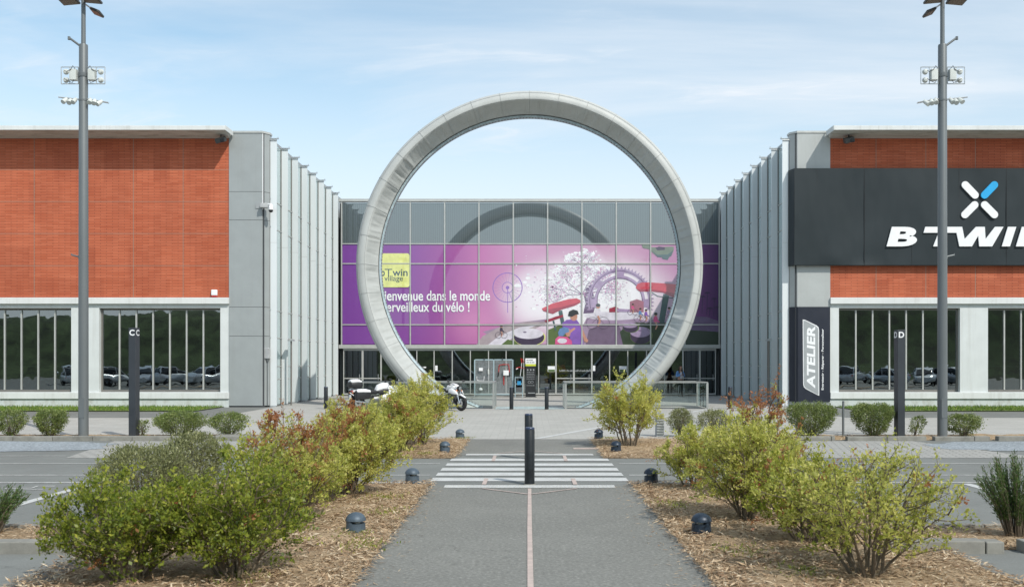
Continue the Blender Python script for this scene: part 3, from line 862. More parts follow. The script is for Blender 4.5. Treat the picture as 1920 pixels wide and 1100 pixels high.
def z4(pts, ox=960, oy=360, s=3.6667): return [mp(ox + x/s, oy + y/s) for x, y in pts]
def layer(): LY[0] -= .00015; return LY[0]
def pic(name, m, polys, parent=mural, thick=False):
    q = MB(); y = layer()
    for i_, po in enumerate(polys): q.flat_y(po, y - (i_ % 89)*1.2e-5)
    LY[0] -= min(len(polys), 89)*1.2e-5
    return q.build(name, MC[m] if isinstance(m, str) else m, parent)
def disc(cx, cy, rx, ry=None, n=20, a0=0, a1=360):
    ry = ry or rx
    return [mp(cx + rx*math.cos(R(a0+(a1-a0)*k/n)), cy - ry*math.sin(R(a0+(a1-a0)*k/n))) for k in range(n + (0 if a1-a0 == 360 else 1))]
def annulus(cx, cy, r0, r1, n=40, a0=0, a1=360, e=1.0):
    out_ = []
    for k in range(n):
        a, b_ = R(a0+(a1-a0)*k/n), R(a0+(a1-a0)*(k+1)/n)
        out_.append([mp(cx+r0*math.cos(a), cy-r0*e*math.sin(a)), mp(cx+r1*math.cos(a), cy-r1*e*math.sin(a)), mp(cx+r1*math.cos(b_), cy-r1*e*math.sin(b_)), mp(cx+r0*math.cos(b_), cy-r0*e*math.sin(b_))])
    return out_
def line(pts, w_=1.0):
    o_ = []
    for (x0, y0), (x1, y1) in zip(pts[:-1], pts[1:]):
        dx, dy = x1-x0, y1-y0; l = math.hypot(dx, dy) or 1; nx_, ny_ = -dy/l*w_/2, dx/l*w_/2
        o_.append([mp(x0+nx_, y0+ny_), mp(x1+nx_, y1+ny_), mp(x1-nx_, y1-ny_), mp(x0-nx_, y0-ny_)])
    return o_
YB = 646
# printed ground, roads and meadows
pic('printed_meadow', 'road', [[mp(641, YB), mp(860, YB), mp(905, 622), mp(960, 606), mp(1040, 596), mp(1000, 612), mp(960, 632), mp(950, YB)][2:]])
pic('printed_road', 'road', [[mp(1078, YB), mp(1090, 616), mp(1100, 596), mp(1118, 586), mp(1150, 586), mp(1210, 600), mp(1285, 596), mp(1348, 612), mp(1348, YB)]])
pic('printed_meadow', 'meadow', [[mp(893, YB), mp(905, 630), mp(935, 614), mp(985, 603), mp(1030, 603), mp(1000, 618), mp(965, YB)]])
pic('printed_road', 'pale', [disc(1150, 592, 55, 8), [mp(915, YB), mp(935, 630), mp(975, 613), mp(1010, 608), mp(975, 622), mp(945, YB)]])
pic('printed_road', 'road_dark', [[mp(1098, YB), mp(1104, 618), mp(1130, 606), mp(1158, 606), mp(1166, 622), mp(1170, YB)]])
pic('printed_meadow', 'grass', [[mp(1026, YB), mp(1028, 618), mp(1056, 606), mp(1075, 610), mp(1085, YB)], [mp(940, YB), mp(952, 636), mp(968, 640), mp(972, YB)]])
pic('printed_meadow', 'grass_dark', [[mp(1168, YB), mp(1162, 622), mp(1180, 604), mp(1240, 606), mp(1262, 602), mp(1275, YB)], [mp(1276, YB), mp(1282, 606), mp(1300, 592), mp(1348, 604), mp(1348, YB)]])
pic('printed_hill', 'lilac_dark', [[mp(1288, 606), mp(1300, 593), mp(1326, 594), mp(1348, 602), mp(1348, 622), mp(1290, 618)]])
# giant wheel
q = annulus(951.6, 539, 26.6, 28.2, 48) + annulus(951.6, 539, 9.5, 10.6, 24) + [disc(951.6, 539, 3.4)]
for k in range(22):
    a = 2*math.pi*k/22; q += line([(951.6+9*math.cos(a), 539+9*math.sin(a)), (951.6+27*math.cos(a), 539+27*math.sin(a))], .28)
q += line([(951.6, 542), (952, 586)], 1.2) + line([(953, 545), (963, 570)], .8)
pic('printed_wheel', 'violet', q)
# blossom tree
rr = random.Random(77)
br = []
def branch(x, y, a, l, w_, dep):
    x1, y1 = x + l*math.cos(a), y - l*math.sin(a)*.8
    br.extend(line([(x, y), (x1, y1)], w_)); tips.append((x1, y1))
    if dep:
        for _ in range(3): branch(x1, y1, a + rr.uniform(-.85, .85), l*rr.uniform(.6, .85), w_*.58, dep-1)
tips = []
for a in (10, 35, 65, 95, 130, 160, 175): branch(1092, 552, R(a + rr.uniform(-8, 8)), 25, 1.2, 3)
for a in (40, 90, 130): branch(1092, 500, R(a), 13, 1.2, 2)
def blossoms(nn, mx, big):
    o_ = []
    for _ in range(nn):
        if rr.random() < .75:
            x, y = rr.choice(tips); x += rr.gauss(0, 7); y += rr.gauss(0, 5)
        else:
            x, y = 1075 + rr.gauss(0, 46), 540 + rr.gauss(0, 22)
        if y > 580 or y < 457.5 or x < 965 or x > 1180: continue
        if abs(y-493.5) < 2.2: continue
        r = rr.uniform(.6, big)
        o_.append(disc(x, y, r*rr.uniform(.8, 1.7), r*rr.uniform(.5, 1.0), 6))
    return o_
pic('printed_blossom', 'white', blossoms(1100, 0, 5.0))
pic('printed_blossom', 'pale', blossoms(700, 0, 2.2))
pic('printed_trunk', 'lilac_dark', [z4([(490, 700), (520, 640), (545, 640), (560, 700), (580, 760), (560, 830), (490, 835), (505, 760)])])
pic('printed_branch', 'lilac_dark', br)
pic('printed_blossom', 'white', blossoms(900, 0, 2.0))
pic('printed_branch', 'lilac_dark', br[::2])
pic('printed_blossom', 'pink', blossoms(800, 0, 1.3))
pic('printed_blossom', 'lilac', blossoms(420, 0, .9))
# chainring
cx, cy = 1162, 564
q = annulus(cx, cy, 53.5, 60, 46, -17, 197) + annulus(cx, cy, 41.5, 47.5, 40, -17, 197)
for k in range(34):
    a = R(-15 + 210*k/33); b_ = R(2.1)
    q.append([mp(cx+59.8*math.cos(a-b_), cy-59.8*math.sin(a-b_)), mp(cx+65*math.cos(a), cy-65*math.sin(a)), mp(cx+59.8*math.cos(a+b_), cy-59.8*math.sin(a+b_))])
for a in (-5, 38, 90, 142, 185): q += annulus(cx, cy, 47.4, 53.6, 4, a-9, a+9)
pic('printed_chainring', 'lilac', q)
pic('printed_chainring', 'lilac_dark', annulus(cx, cy, 55.5, 57, 46, -15, 195) + annulus(cx, cy, 41.5, 43, 40, -15, 195))
# houses beyond
pic('printed_house', 'brick', [z4([(810, 825), (810, 752), (858, 735), (905, 752), (905, 825)])]); pic('printed_house', 'red_dark', [z4([(668, 825), (668, 800), (710, 786), (735, 800), (735, 825)])])
pic('printed_house', 'lilac', [z4([(712, 822), (712, 800), (810, 806), (810, 824)])])
# saddles
pic('printed_post', 'post', [z4([(318, 815), (345, 812), (362, 905), (338, 912)]), z4([(1040, 700), (1082, 703), (1046, 900), (1005, 905)]), z4([(278, 885), (290, 882), (306, 950), (296, 953)])])
pic('printed_saddle', 'red', [z4([(205, 800), (270, 768), (390, 735), (445, 730), (470, 742), (470, 760), (430, 782), (340, 808), (280, 838), (215, 818)])])
pic('printed_saddle', 'red', [z4([(850, 658), (862, 632), (890, 621), (960, 622), (1060, 628), (1190, 640), (1190, 728), (1100, 720), (1040, 692), (960, 683), (880, 685)])])
pic('printed_saddle', 'red_dark', [z4([(855, 668), (960, 668), (1060, 684), (1150, 705), (1150, 728), (1100, 720), (1040, 692), (960, 683), (880, 685)]), z4([(212, 812), (340, 790), (470, 755), (430, 782), (340, 808), (280, 838), (215, 818)]), z4([(222, 885), (300, 855), (350, 842), (352, 858), (300, 876), (238, 896)])])
pic('printed_rail', 'post', line([(960+960/3.667, 360+690/3.667), (960+1000/3.667, 360+715/3.667), (960+1110/3.667, 360+730/3.667)], 1.5))
# bells
for (ex, ey, rx, ry, dark) in ((992, 630, 28.5, 15, False), (1201.5, 627, 20, 15, True), (1182, 612, 14, 8, True)):
    pic('printed_bell', 'lime' if not dark else 'grass', [disc(ex+.8, ey+2, rx+1.5, ry+1.8, 28)])
    pic('printed_bell', 'shadow', [disc(ex, ey+2, rx, ry+1, 28)])
    pic('printed_bell', 'pale' if not dark else 'lilac', [disc(ex-1, ey-ry*.32, rx*.97, ry*.66, 28)])
    pic('printed_bell', 'lilac_dark', [disc(ex-8 if not dark else ex-2, ey-ry*.5, 3.4, 1.3, 12)])
# hovering pedal machine
pic('printed_pedal', 'foliage', [z4([(890, 362), (940, 358), (960, 380), (1110, 375), (1112, 400), (1095, 440), (1060, 452), (1000, 446), (965, 415), (940, 392), (900, 385)])])
pic('printed_pedal', 'post', [z4([(960, 400), (1000, 432), (1070, 428), (1108, 400), (1095, 440), (1060, 452), (1000, 446)]), z4([(1030, 450), (1082, 446), (1070, 466), (1035, 460)])])
pic('printed_pedal', 'shadow', [z4([(985, 385), (1010, 374), (1050, 380), (1050, 398), (1000, 402)])])
# cyclists
def cyc(x, y, h, shirt):
    r = h*.23
    pic('printed_cycle', 'shadow', annulus(x-r*.9, y-r, r-.5, r, 14) + annulus(x+r*.9, y-r, r-.5, r, 14) + line([(x-r*.9, y-r), (x, y-h*.45), (x+r*.9, y-r)], .5))
    pic('printed_rider', shirt, [disc(x, y-h*.62, h*.11, h*.17, 10)] + line([(x, y-h*.6), (x+h*.2, y-h*.48)], h*.06))
    pic('printed_rider', 'skin', [disc(x+.4, y-h*.84, h*.075, n=8)] + line([(x, y-h*.5), (x+h*.08, y-h*.3), (x, y-h*.12)], h*.07))
    pic('printed_rider', 'helmet', [disc(x+.4, y-h*.89, h*.09, h*.07, 8)])
cyc(1121, 617, 56*.9, 'pale'); cyc(1186, 590, 22, 'girl'); cyc(1200, 603, 27, 'blue'); cyc(1211, 605, 27, 'violet'); cyc(1229, 622, 38, 'girl'); cyc(1254, 604, 30, 'lilac'); cyc(940, 634, 26, 'shadow')
# the two riders in front
pic('printed_rider', 'violet', [z4([(345, 900), (375, 878), (440, 872), (462, 900), (480, 950), (492, 1046), (385, 1046), (400, 1000), (350, 960)])])
pic('printed_rider', 'skin', [z4([(466, 905), (485, 940), (510, 1000), (525, 1020), (515, 1034), (496, 1025), (480, 965)]), disc(960+425/3.667, 360+856/3.667, 6.6, 8, 16), disc(960+385/3.667, 360+965/3.667, 5, 8, 12), z4([(395, 950), (430, 930), (436, 940), (405, 965)])])
pic('printed_rider', 'helmet', [z4([(385, 850), (392, 820), (420, 806), (450, 815), (460, 838), (440, 842), (410, 858)])])
pic('printed_rider', 'girl', [z4([(296, 1046), (298, 1010), (320, 990), (380, 995), (410, 1020), (414, 1046)])])
pic('printed_rider', 'blue', [z4([(316, 965), (330, 938), (360, 926), (388, 935), (394, 960), (370, 968), (350, 990), (322, 990)])])
pic('printed_rider', 'pale', [disc(960+345/3.667, 360+1022/3.667, 9, 5, 14)])
# slim palms at the edge
q = []
for (x, y0, y1) in ((1316, 588, 556), (1325, 590, 549), (1338, 593, 560), (1344, 596, 576), (1330, 592, 578)):
    q += line([(x, y0), (x+1, y1)], .8)
    for k in range(9):
        a = math.pi*k/8; q += line([(x+1, y1), (x+1+6*math.cos(a), y1-4*math.sin(a)+1.5)], .5)
pic('printed_palm', 'shadow', q)
# logo square and greeting
def rrect(x0, y0, x1, y1, r, n=6):
    pts = []
    for (cx_, cy_, a0) in ((x1-r, y0+r, 0), (x0+r, y0+r, 90), (x0+r, y1-r, 180), (x1-r, y1-r, 270)):
        for k in range(n+1):
            a = R(a0 + 90*k/n); pts.append(mp(cx_ + r*math.cos(a), cy_ - r*math.sin(a)))
    return pts
lg = pic('logo_panel', 'lime', [rrect(702, 475, 768.3, 538.5, 5)])
kx = FY/F
def mtext(mb, s_, x0, y1, wpx, hpx, bold=0.0, spacing=1.0, y=None):
    put_text(mb, s_, (gx(x0, FY), y or LY[0], gz(y1, FY)), (1, 0, 0), (0, 0, 1), wpx*kx, hpx*kx, bold, 0, spacing)
layer(); q = MB()
mtext(q, 'b', 714.4, 517.8, 7.4, 14.5, .02); mtext(q, 'win', 736, 517.8, 28.5, 13.5, .016)
mtext(q, 'village', 720.7, 530, 35, 13.5, .008)
for s_ in (line([(721.5, 505), (735.5, 505)], 1.9) + line([(728.7, 505.9), (728.7, 519.5)], 2.1) ): q.flat_y(s_, LY[0])
q.build('lettering', MC['teal'], lg)
layer(); q = MB()
mtext(q, 'Bienvenue dans le monde', 710.5, 563.8, 208.5, 19.2, .016)
mtext(q, 'merveilleux du vélo !', 710, 584.6, 170.5, 19.0, .016)
q.build('greeting_lettering', MC['white'], mural)

# ================================================================ THE BRICK WINGS
WY = 43.4
def wing(s, label):
    root = thing('brick_building', label, 'building', (s*20, WY, 0), 0, 'brick buildings either side of the hall')
    def X(a): return s*a
    E = 36.0
    p = MB(); p.box(X(13.1), X(E), WY, WY+.3, 4.77, 11.9); p.build('brick_wall', M['brick'], root)
    p = MB()
    x = 15.2
    for x in (15.1, 17.27, 19.43, 21.59, 23.75, 25.9, 28.1, 30.3): p.box(X(x)-.012, X(x)+.012, WY-.003, WY, 4.78, 11.76)
    for z in (10.345, 8.95, 7.56, 6.16): p.box(X(13.12), X(E), WY-.002, WY, z-.009, z+.009)
    p.build('expansion_joint', pm_joint, root)
    # canopy roof edge
    p = MB()
    sec = [(42.30, 11.80), (42.27, 11.86), (42.27, 11.955), (42.30, 11.97), (WY+.6, 12.02), (WY+.6, 11.70), (WY-.02, 11.70)]
    r0 = [(X(12.93 if y < 42.5 else 13.07), y, z) for y, z in sec]; r1 = [(X(E), y, z) for y, z in sec]
    p.loft([r0, r1]); can = p.build('canopy', M['soffit'], root)
    p = MB(); p.box(X(12.91), X(E), 42.22, 42.268, 11.80, 11.985); p.box(X(12.89), X(12.908), 42.22, WY-.1, 11.78, 12.0); p.build('roof_edge', M['white_sill'], can, bevel=.01)
    # white ground floor with window openings
    wins = [(13.48, 18.76), (19.98, 25.26), (26.5, 31.8)]
    p = MB(); z0, z1 = .66, 4.32
    edges = [13.1] + [q for w_ in wins for q in w_] + [E]
    for k in range(0, len(edges), 2): p.box(X(edges[k]), X(edges[k+1]), WY, WY+.34, z0, z1)
    p.box(X(13.1), X(E), WY, WY+.34, z1, 4.49)
    p.box(X(13.1), X(E), WY, WY+.34, .36, z0)
    p.build('white_wall', M['white_wall'], root)
    p = MB(); p.box(X(13.08), X(E), WY-.14, WY+.28, 4.492, 4.768); p.build('lintel_band', M['white_sill'], root, bevel=.015)
    p = MB(); p.box(X(13.09), X(E), WY-.09, WY-.002, .37, .648); p.build('window_sill', M['white_sill'], root, bevel=.012)
    p = MB(); p.box(X(13.1), X(E), WY-.02, WY+.3, 0, .36); p.build('plinth', M['plinth'], root)
    for (a, b_) in wins:
        f = MB(); y0, y1 = WY+.20, WY+.27
        f.box(X(a), X(a+.07), y0, y1, z0, z1); f.box(X(b_-.07), X(b_), y0, y1, z0, z1)
        f.box(X(a+.07), X(b_-.07), y0, y1, z1-.09, z1); f.box(X(a+.07), X(b_-.07), y0, y1, z0, z0+.10)
        wd = f.build('window', M['alu_dark'], root)
        f = MB(); st = (b_-a-.14)/7
        for k in range(1, 7): f.box(X(a+.07+k*st)-.03, X(a+.07+k*st)+.03, y0-.015, y1-.01, z0+.10, z1-.09)
        f.build('mullion', M['alu'], wd)
        f = MB(); f.box(X(a+.07), X(b_-.07), y0+.035, y0+.045, z0+.10, z1-.09); f.build('pane', M['window'], wd)
        f = MB()
        for z in (1.77, 1.19): f.cyl((X(a+.1), WY+.9, z), (X(b_-.1), WY+.9, z), .02, n=8)
        f.build('guard_rail', M['pale_blue'], wd)
    # grey corner column: stacked panels with open joints
    p = MB()
    zs = [.06, 3.10, 4.36, 8.15, 9.38, 11.93]
    fr = [(13.095, WY-.03), (11.66, WY-.03), (11.405, WY+.29), (11.405, WY+.6), (13.095, WY+.6)]
    for a, b_ in zip(zs[:-1], zs[1:]):
        p.loft([[(X(x_), y_, a+.008) for x_, y_ in fr], [(X(x_), y_, b_-.008) for x_, y_ in fr]])
    p.build('corner_column', M['clad'] if s < 0 else M['clad_light'], root)
    p = MB(); p.box(X(13.08), X(11.58), WY+.0, WY+.55, 0.0, 11.93); p.build('column_core', M['dark_gap'], root)
    p = MB(); fr2 = [(13.1, WY-.06), (11.64, WY-.06), (11.38, WY+.29), (11.38, WY+.65), (13.1, WY+.65)]
    p.loft([[(X(x_), y_, 11.93) for x_, y_ in fr2], [(X(x_), y_, 12.02) for x_, y_ in fr2]]); p.build('column_coping', M['alu'], root)
    if s < 0:
        p = MB(); p.cyl((X(11.63), WY+.0, 8.6), (X(11.63), WY+.0, 11.9), .02, n=8); p.build('downpipe', M['sign_white'], root)
    # side glazing, transoms and the standing fins
    p = MB(); p.box(X(11.42), X(11.45), WY+.6, FY+.3, 0.05, 11.7); p.build('side_glazing', M['side_glass'], root)
    p = MB()
    for i in range(8):
        y = WY+.5+2.0*i
        for z in (9.14, 7.92, 4.27, 3.05, 1.77, 1.19): p.box(X(11.40), X(11.418), y+.08, y+1.95, z-.02, z+.02)
    p.build('side_transom', M['alu'], root)
    for i in range(8):
        y = 43.72 + 2.0*i
        f = MB(); f.box(X(11.10), X(11.385), y, y+.045, .06, 11.74)
        f.box(X(11.10), X(11.385), y-.001, y+.0, 0.06, 11.74) if False else None
        fn = f.build('fin', M['fin'], root)
        if i == 0: fn['label'] = 'white frosted glass fin nearest the grey column'
        f = MB(); f.box(X(11.385), X(11.42), y-.02, y+.06, .06, 11.72); f.build('mullion', M['alu_dark'], fn)
        f = MB()
        f.box(X(11.02), X(11.46), y-.03, y+.08, 11.75, 11.785); f.cyl((X(11.08), y-.035, 11.70), (X(11.42), y-.035, 11.70), .018, n=8)
        f.cyl((X(11.05), y+.02, 11.785), (X(11.05), y+.02, 11.84), .02, n=6)
        f.build('top_bracket', M['steel'], fn)
        f = MB()
        for z in (9.14, 7.92, 4.27, 3.05): f.box(X(11.385), X(11.13), y+.047, y+.075, z-.022, z+.022)
        for z in (9.14, 7.92, 4.27, 3.05): f.box(X(11.36), X(11.40), y-.035, y-.002, z-.025, z+.025)
        f.build('fixing_arm', M['steel'], fn)
        f = MB()
        f.box(X(11.105), X(11.38), y-.003, y-.001, 7.20, 7.212); f.build('sheet_joint', M['alu'], fn)
        f = MB(); f.box(X(11.12), X(11.40), y-.03, y+.07, 0.0, .06); f.build('foot_plate', M['steel'], fn)
    # shell and interior
    p = MB()
    p.box(X(11.46), X(E), WY+.62, FY+4, 11.66, 11.88); p.box(X(11.46), X(E), FY+3.8, FY+4, 0, 11.66); p.box(X(E-.2), X(E), WY+.35, FY+3.8, 0, 11.66)
    p.box(X(11.46), X(11.75), WY+.62, FY+3.8, 0, 11.66)
    p.build('shell', M['clad'], root)
    p = MB(); p.box(X(11.76), X(E-.25), WY+.36, FY+3.7, 4.36, 4.48); p.box(X(11.76), X(E-.25), WY+8.5, WY+8.7, .05, 4.36); p.build('interior_wall', M['interior'], root)
    p = MB(); p.sheet(*sorted((X(11.8), X(E-.3))), WY+.3, WY+8.5, .05); p.build('interior_floor', M['interior_floor'], root)
    p = MB(); rr = random.Random(5 + s)
    for k in range(9):
        x = 13.6 + k*2.1; p.box(X(x), X(x+rr.uniform(.6, 1.5)), WY+4.6, WY+5.2, .05, rr.uniform(.9, 2.0))
    p.build('interior_furniture', M['interior_dark'], root)
    return root
pm_joint = pmat('expansion_joint_sealant', (0.27, 0.20, 0.155), 0.8)
left = wing(-1, 'orange brick building without a black sign, beside the totem lettered C')
right = wing(1, 'orange brick building behind the big black sign and the totem lettered D')

# ================================================================ SIGNS ON THE RIGHT WING
sg = thing('shop_sign', 'wide black fascia sign with white italic letters and a cross of four capsules', 'sign', (15, WY, 8))
SY = 43.12
p = MB(); nx_, nz_ = 60, 16
vs = []; fs = []
def panel_bulge(x, z):
    return .035*math.sin(x*1.1+z*.5)*math.sin((z-6.16)*.75) + (.05*math.exp(-((x-14.6)**2)/.5-((z-6.3)**2)/.3)) - (.04*math.exp(-((x-13.2)**2)/.3-((z-6.35)**2)/.2))
for i in range(nx_+1):
    for j in range(nz_+1):
        x = 11.46 + 17*i/nx_; z = 6.16 + 4.19*j/nz_
        vs.append((x, SY - .0 + (panel_bulge(x, z) if 0 < j < nz_ else 0)*.8, z))
for i in range(nx_):
    for j in range(nz_):
        a = i*(nz_+1)+j; fs.append((a, a+nz_+1, a+nz_+2, a+1))
p.add(vs, fs); p.build('front_face', M['black_sign'], sg, smooth=True, ang=60)
p = MB(); p.loft([[(11.462, SY+.03, z), (11.34, 43.66, z), (11.36, 43.71, z), (28.4, 43.36, z), (28.4, SY+.06, z), (11.5, SY+.06, z)] for z in (6.16, 10.35)]); p.build('sign_frame', M['black_sign'], sg)
p = MB()
for x in (12.45, 14.5, 16.55, 18.6, 20.65): p.box(x-.005, x+.005, SY-.006, SY+.02, 6.17, 10.34)
p.build('panel_seam', M['black'], sg)
LYs = SY - .075
s5 = 3.055
def z5(pts): return [(gx(1340 + x/s5, LYs), gz(200 + y/s5, LYs)) for x, y in pts]
p = MB()
p.prism_y(z5([(1207, 688), (1418, 688), (1432, 758), (1497, 688), (1548, 688), (1552, 758), (1606, 688), (1655, 688), (1590, 800), (1516, 800), (1510, 738), (1474, 800), (1402, 800), (1386, 722), (1330, 722), (1300, 800), (1252, 800), (1282, 722), (1197, 722)]), LYs, LYs+.05)
p.prism_y(z5([(1645, 800), (1680, 688), (1728, 688), (1692, 800)]), LYs, LYs+.05)
p.prism_y(z5([(1726, 800), (1760, 688), (1822, 688), (1862, 762), (1884, 688), (1932, 688), (1898, 800), (1842, 800), (1800, 728), (1776, 800)]), LYs, LYs+.05)
vsB, fsB = text_geo('B', .045, 0)
a0 = gx(1340+985/s5, LYs); bw = 165/s5*LYs/F; bh = 112/s5*LYs/F; bz = gz(200+800/s5, LYs); shr = .27
vv = [(a0 + q[0]/vsB[:, 0].max()*bw + shr*q[1]/vsB[:, 1].max()*bh, bz + q[1]/vsB[:, 1].max()*bh) for q in vsB]
nB = len(vv)
p.add([(x, LYs, z) for x, z in vv], fsB)
# rim of the letter B: edges used by one face only
from collections import Counter
ec = Counter()
for fce in fsB:
    for i in range(len(fce)): ec[tuple(sorted((fce[i], fce[(i+1) % len(fce)])))] += 1
rim = [e_ for e_, k in ec.items() if k == 1]
for a_, b_ in rim:
    p.add([(vv[a_][0], LYs, vv[a_][1]), (vv[b_][0], LYs, vv[b_][1]), (vv[b_][0], LYs+.05, vv[b_][1]), (vv[a_][0], LYs+.05, vv[a_][1])], [(0, 1, 2, 3)])
p.build('lettering', M['sign_white'], sg)
def capsule(x0, y0, x1, y1, r, n=10):
    a = math.atan2(y1-y0, x1-x0); pts = []
    for k in range(n+1): b_ = a - math.pi/2 + math.pi*k/n; pts.append((x1+r*math.cos(b_), y1+r*math.sin(b_)))
    for k in range(n+1): b_ = a + math.pi/2 + math.pi*k/n; pts.append((x0+r*math.cos(b_), y0+r*math.sin(b_)))
    return z5(pts)
for cp, mm in (((1436, 448, 1492, 506), 'sign_white'), ((1547, 506, 1603, 448), 'sign_blue'), ((1434, 618, 1490, 562), 'sign_white'), ((1547, 562, 1603, 618), 'sign_white')):
    p = MB(); p.prism_y(capsule(*cp, 21)[::-1], LYs, LYs+.05); o_ = p.build('emblem_bar', M[mm], sg)
    if mm == 'sign_blue': o_['label'] = 'bright blue capsule of the white emblem'
# vertical workshop board on the column
ab = thing('workshop_sign', 'tall dark navy board lettered ATELIER upwards beside the brick building', 'sign', (12.4, WY, 0))
AY = WY - .09
p = MB(); p.loft([[(gx(1496.5, AY), AY, z), (11.385, WY+.24, z), (11.44, WY+.27, z), (11.62, WY-.035, z), (gx(1556.5, AY), WY-.035, z), (gx(1556.5, AY), AY, z)] for z in (.25, gz(575, AY))]); p.build('board', M['navy_sign'], ab)
s6 = 3.438
def z6(x, y): return (gx(1400 + x/s6, AY), gz(540 + y/s6, AY))
outer = [(361, 202), (375, 204), (450, 240), (463, 252), (466, 272), (467, 692), (452, 686), (380, 648), (368, 636), (364, 620)]
cxm, cym = 414, 447
inner = [(cxm + (x-cxm)*.905, cym + (y-cym)*.975) for x, y in outer]
p = MB(); p.prism_y([z6(*q) for q in outer][::-1], AY-.012, AY-.001); bd = p.build('badge', M['sign_white'], ab)
p = MB(); p.prism_y([z6(*q) for q in inner][::-1], AY-.018, AY-.012); p.build('badge_field', M['sign_grey'], bd)
p = MB(); k6 = AY/F/s6
put_text(p, 'ATELIER', (*[z6(441, 645)[0]], AY-.021, z6(441, 645)[1]), (0, 0, 1), (-1, 0, 0), 400*k6, 54*k6, .035, .12)
p.build('lettering', M['sign_white'], bd)
p = MB(); put_text(p, 'Entretenir - Réparer - Personnaliser', (z6(500, 655)[0], AY-.004, z6(500, 655)[1]), (0, 0, 1), (-1, 0, 0), 393*k6, 18*k6, .022)
p.build('slogan_lettering', M['sign_white'], ab)

# small fittings on the wings
o = thing('alarm_box', 'small white alarm box with red base on the brick wall', 'alarm box', (gx(402, WY), WY, gz(549, WY)))
p = MB(); D_ = WY-.06; p.box(gx(396.5, D_), gx(407.5, D_), WY-.13, WY, gz(554, D_), gz(543, D_)); p.build('housing', M['sign_white'], o, bevel=.03)
p = MB(); p.box(gx(397.5, D_), gx(406.5, D_), WY-.12, WY, gz(556.5, D_), gz(554, D_)-.001); p.build('red_base', M['red'], o)
for nm, xx, lab in (('loudspeaker', -13.3, 'black loudspeaker under the roof edge above the brick wall without sign'), ('loudspeaker', 13.75, 'black loudspeaker under the roof edge above the black sign')):
    o = thing(nm, lab, 'loudspeaker', (xx, WY-.5, 11.6), 0, 'loudspeakers under the roof edges')
    p = MB(); p.obox((xx, WY-.52, 11.52), (.42, .34, .22), Matrix.Rotation(R(18), 3, 'X') @ Matrix.Rotation(R(-14), 3, 'Y')); p.build('cabinet', M['lamp_dark'], o, bevel=.03)
    p = MB(); p.cyl((xx, WY-.5, 11.56), (xx, WY-.5, 11.78), .025, n=8); p.build('bracket', M['black'], o)
    p = MB(); p.lathe([(.01, 0), (.09, .01), (.10, .03)], (xx+.1, WY-.71, 11.48), 14, 'y'); p.build('cone', M['black'], o)
cm = thing('security_camera', 'white dome camera on a grey arm at the grey corner column', 'camera', (gx(497, WY), WY, gz(385, WY)))
D_ = WY-.2
p = MB(); p.box(gx(480, WY), gx(489, WY), WY-.06, WY-.03, gz(391, WY), gz(380, WY)); p.build('wall_plate', M['sign_grey'], cm)
p = MB(); p.obox((gx(496, D_), WY-.2, gz(385.5, D_)), (.36, .22, .19), Matrix.Rotation(R(12), 3, 'Z')); p.build('junction_box', M['lamp_body'], cm, bevel=.015)
p = MB(); cx_, cy_ = gx(509, D_), WY-.30
p.cyl((gx(502, D_), WY-.24, gz(384, D_)), (cx_, cy_, gz(383, D_)), .035); p.lathe([(.02, .14), (.075, .12), (.085, .0), (.105, -.02), (.105, -.12)], (cx_, cy_, gz(389, D_)), 18); p.build('camera_body', M['sign_white'], cm, smooth=True)
p = MB(); p.lathe([(.095, 0), (.09, -.05), (.06, -.10), (.01, -.115)], (cx_, cy_, gz(389, D_)-.12), 18); p.build('dome', M['black'], cm, smooth=True)
jb = thing('cable_box', 'grey cable box fixed low on the first white fin', 'junction box', (-11.2, 43.6, 2.3))
D_ = 43.6
p = MB(); p.box(gx(494.5, D_), gx(506, D_), 43.45, 43.66, gz(672, D_), gz(652, D_)); p.build('box_body', M['lamp_body'], jb, bevel=.02)
p = MB(); p.cyl((gx(502, D_), 43.56, gz(678, D_)), (gx(502, D_), 43.56, gz(672, D_)), .05, .09); p.cyl((gx(502, D_), 43.56, .05), (gx(502, D_), 43.56, gz(678, D_)), .02, n=8); p.build('conduit', M['pole'], jb)
sp = thing('sign_post', 'slim grey post with a flat cap plate against the white fins', 'post', (gx(546, 45.2), 45.2, 0))
p = MB(); p.cyl((gx(546, 45.2), 45.2, 0), (gx(546, 45.2), 45.2, gz(637, 45.2)), .035); p.build('shaft', M['alu_dark'], sp)
p = MB(); p.box(gx(540.5, 45.2), gx(551, 45.2), 45.05, 45.35, gz(639, 45.2), gz(636.5, 45.2)); p.build('cap_plate', M['steel'], sp)
sp = thing('sign_post', 'slim dark post with a flat cap plate against the shaded right fins', 'post', (gx(1441, 45.6), 45.6, 0))
p = MB(); p.cyl((gx(1441.5, 45.6), 45.6, 0), (gx(1441.5, 45.6), 45.6, gz(638, 45.6)), .045); p.build('shaft', M['alu_dark'], sp)
p = MB(); p.box(gx(1436.5, 45.6), gx(1446, 45.6), 45.45, 45.75, gz(639, 45.6), gz(637, 45.6)); p.build('cap_plate', M['steel'], sp)

# ================================================================ THE RING
RY, RZ = 42.8, 6.13
ring = thing('ring_sculpture', 'giant grey white membrane ring standing upright in front of the glass hall', 'sculpture', (0, RY, RZ))
NS = 36
SUB = 26
rs2 = random.Random(21)
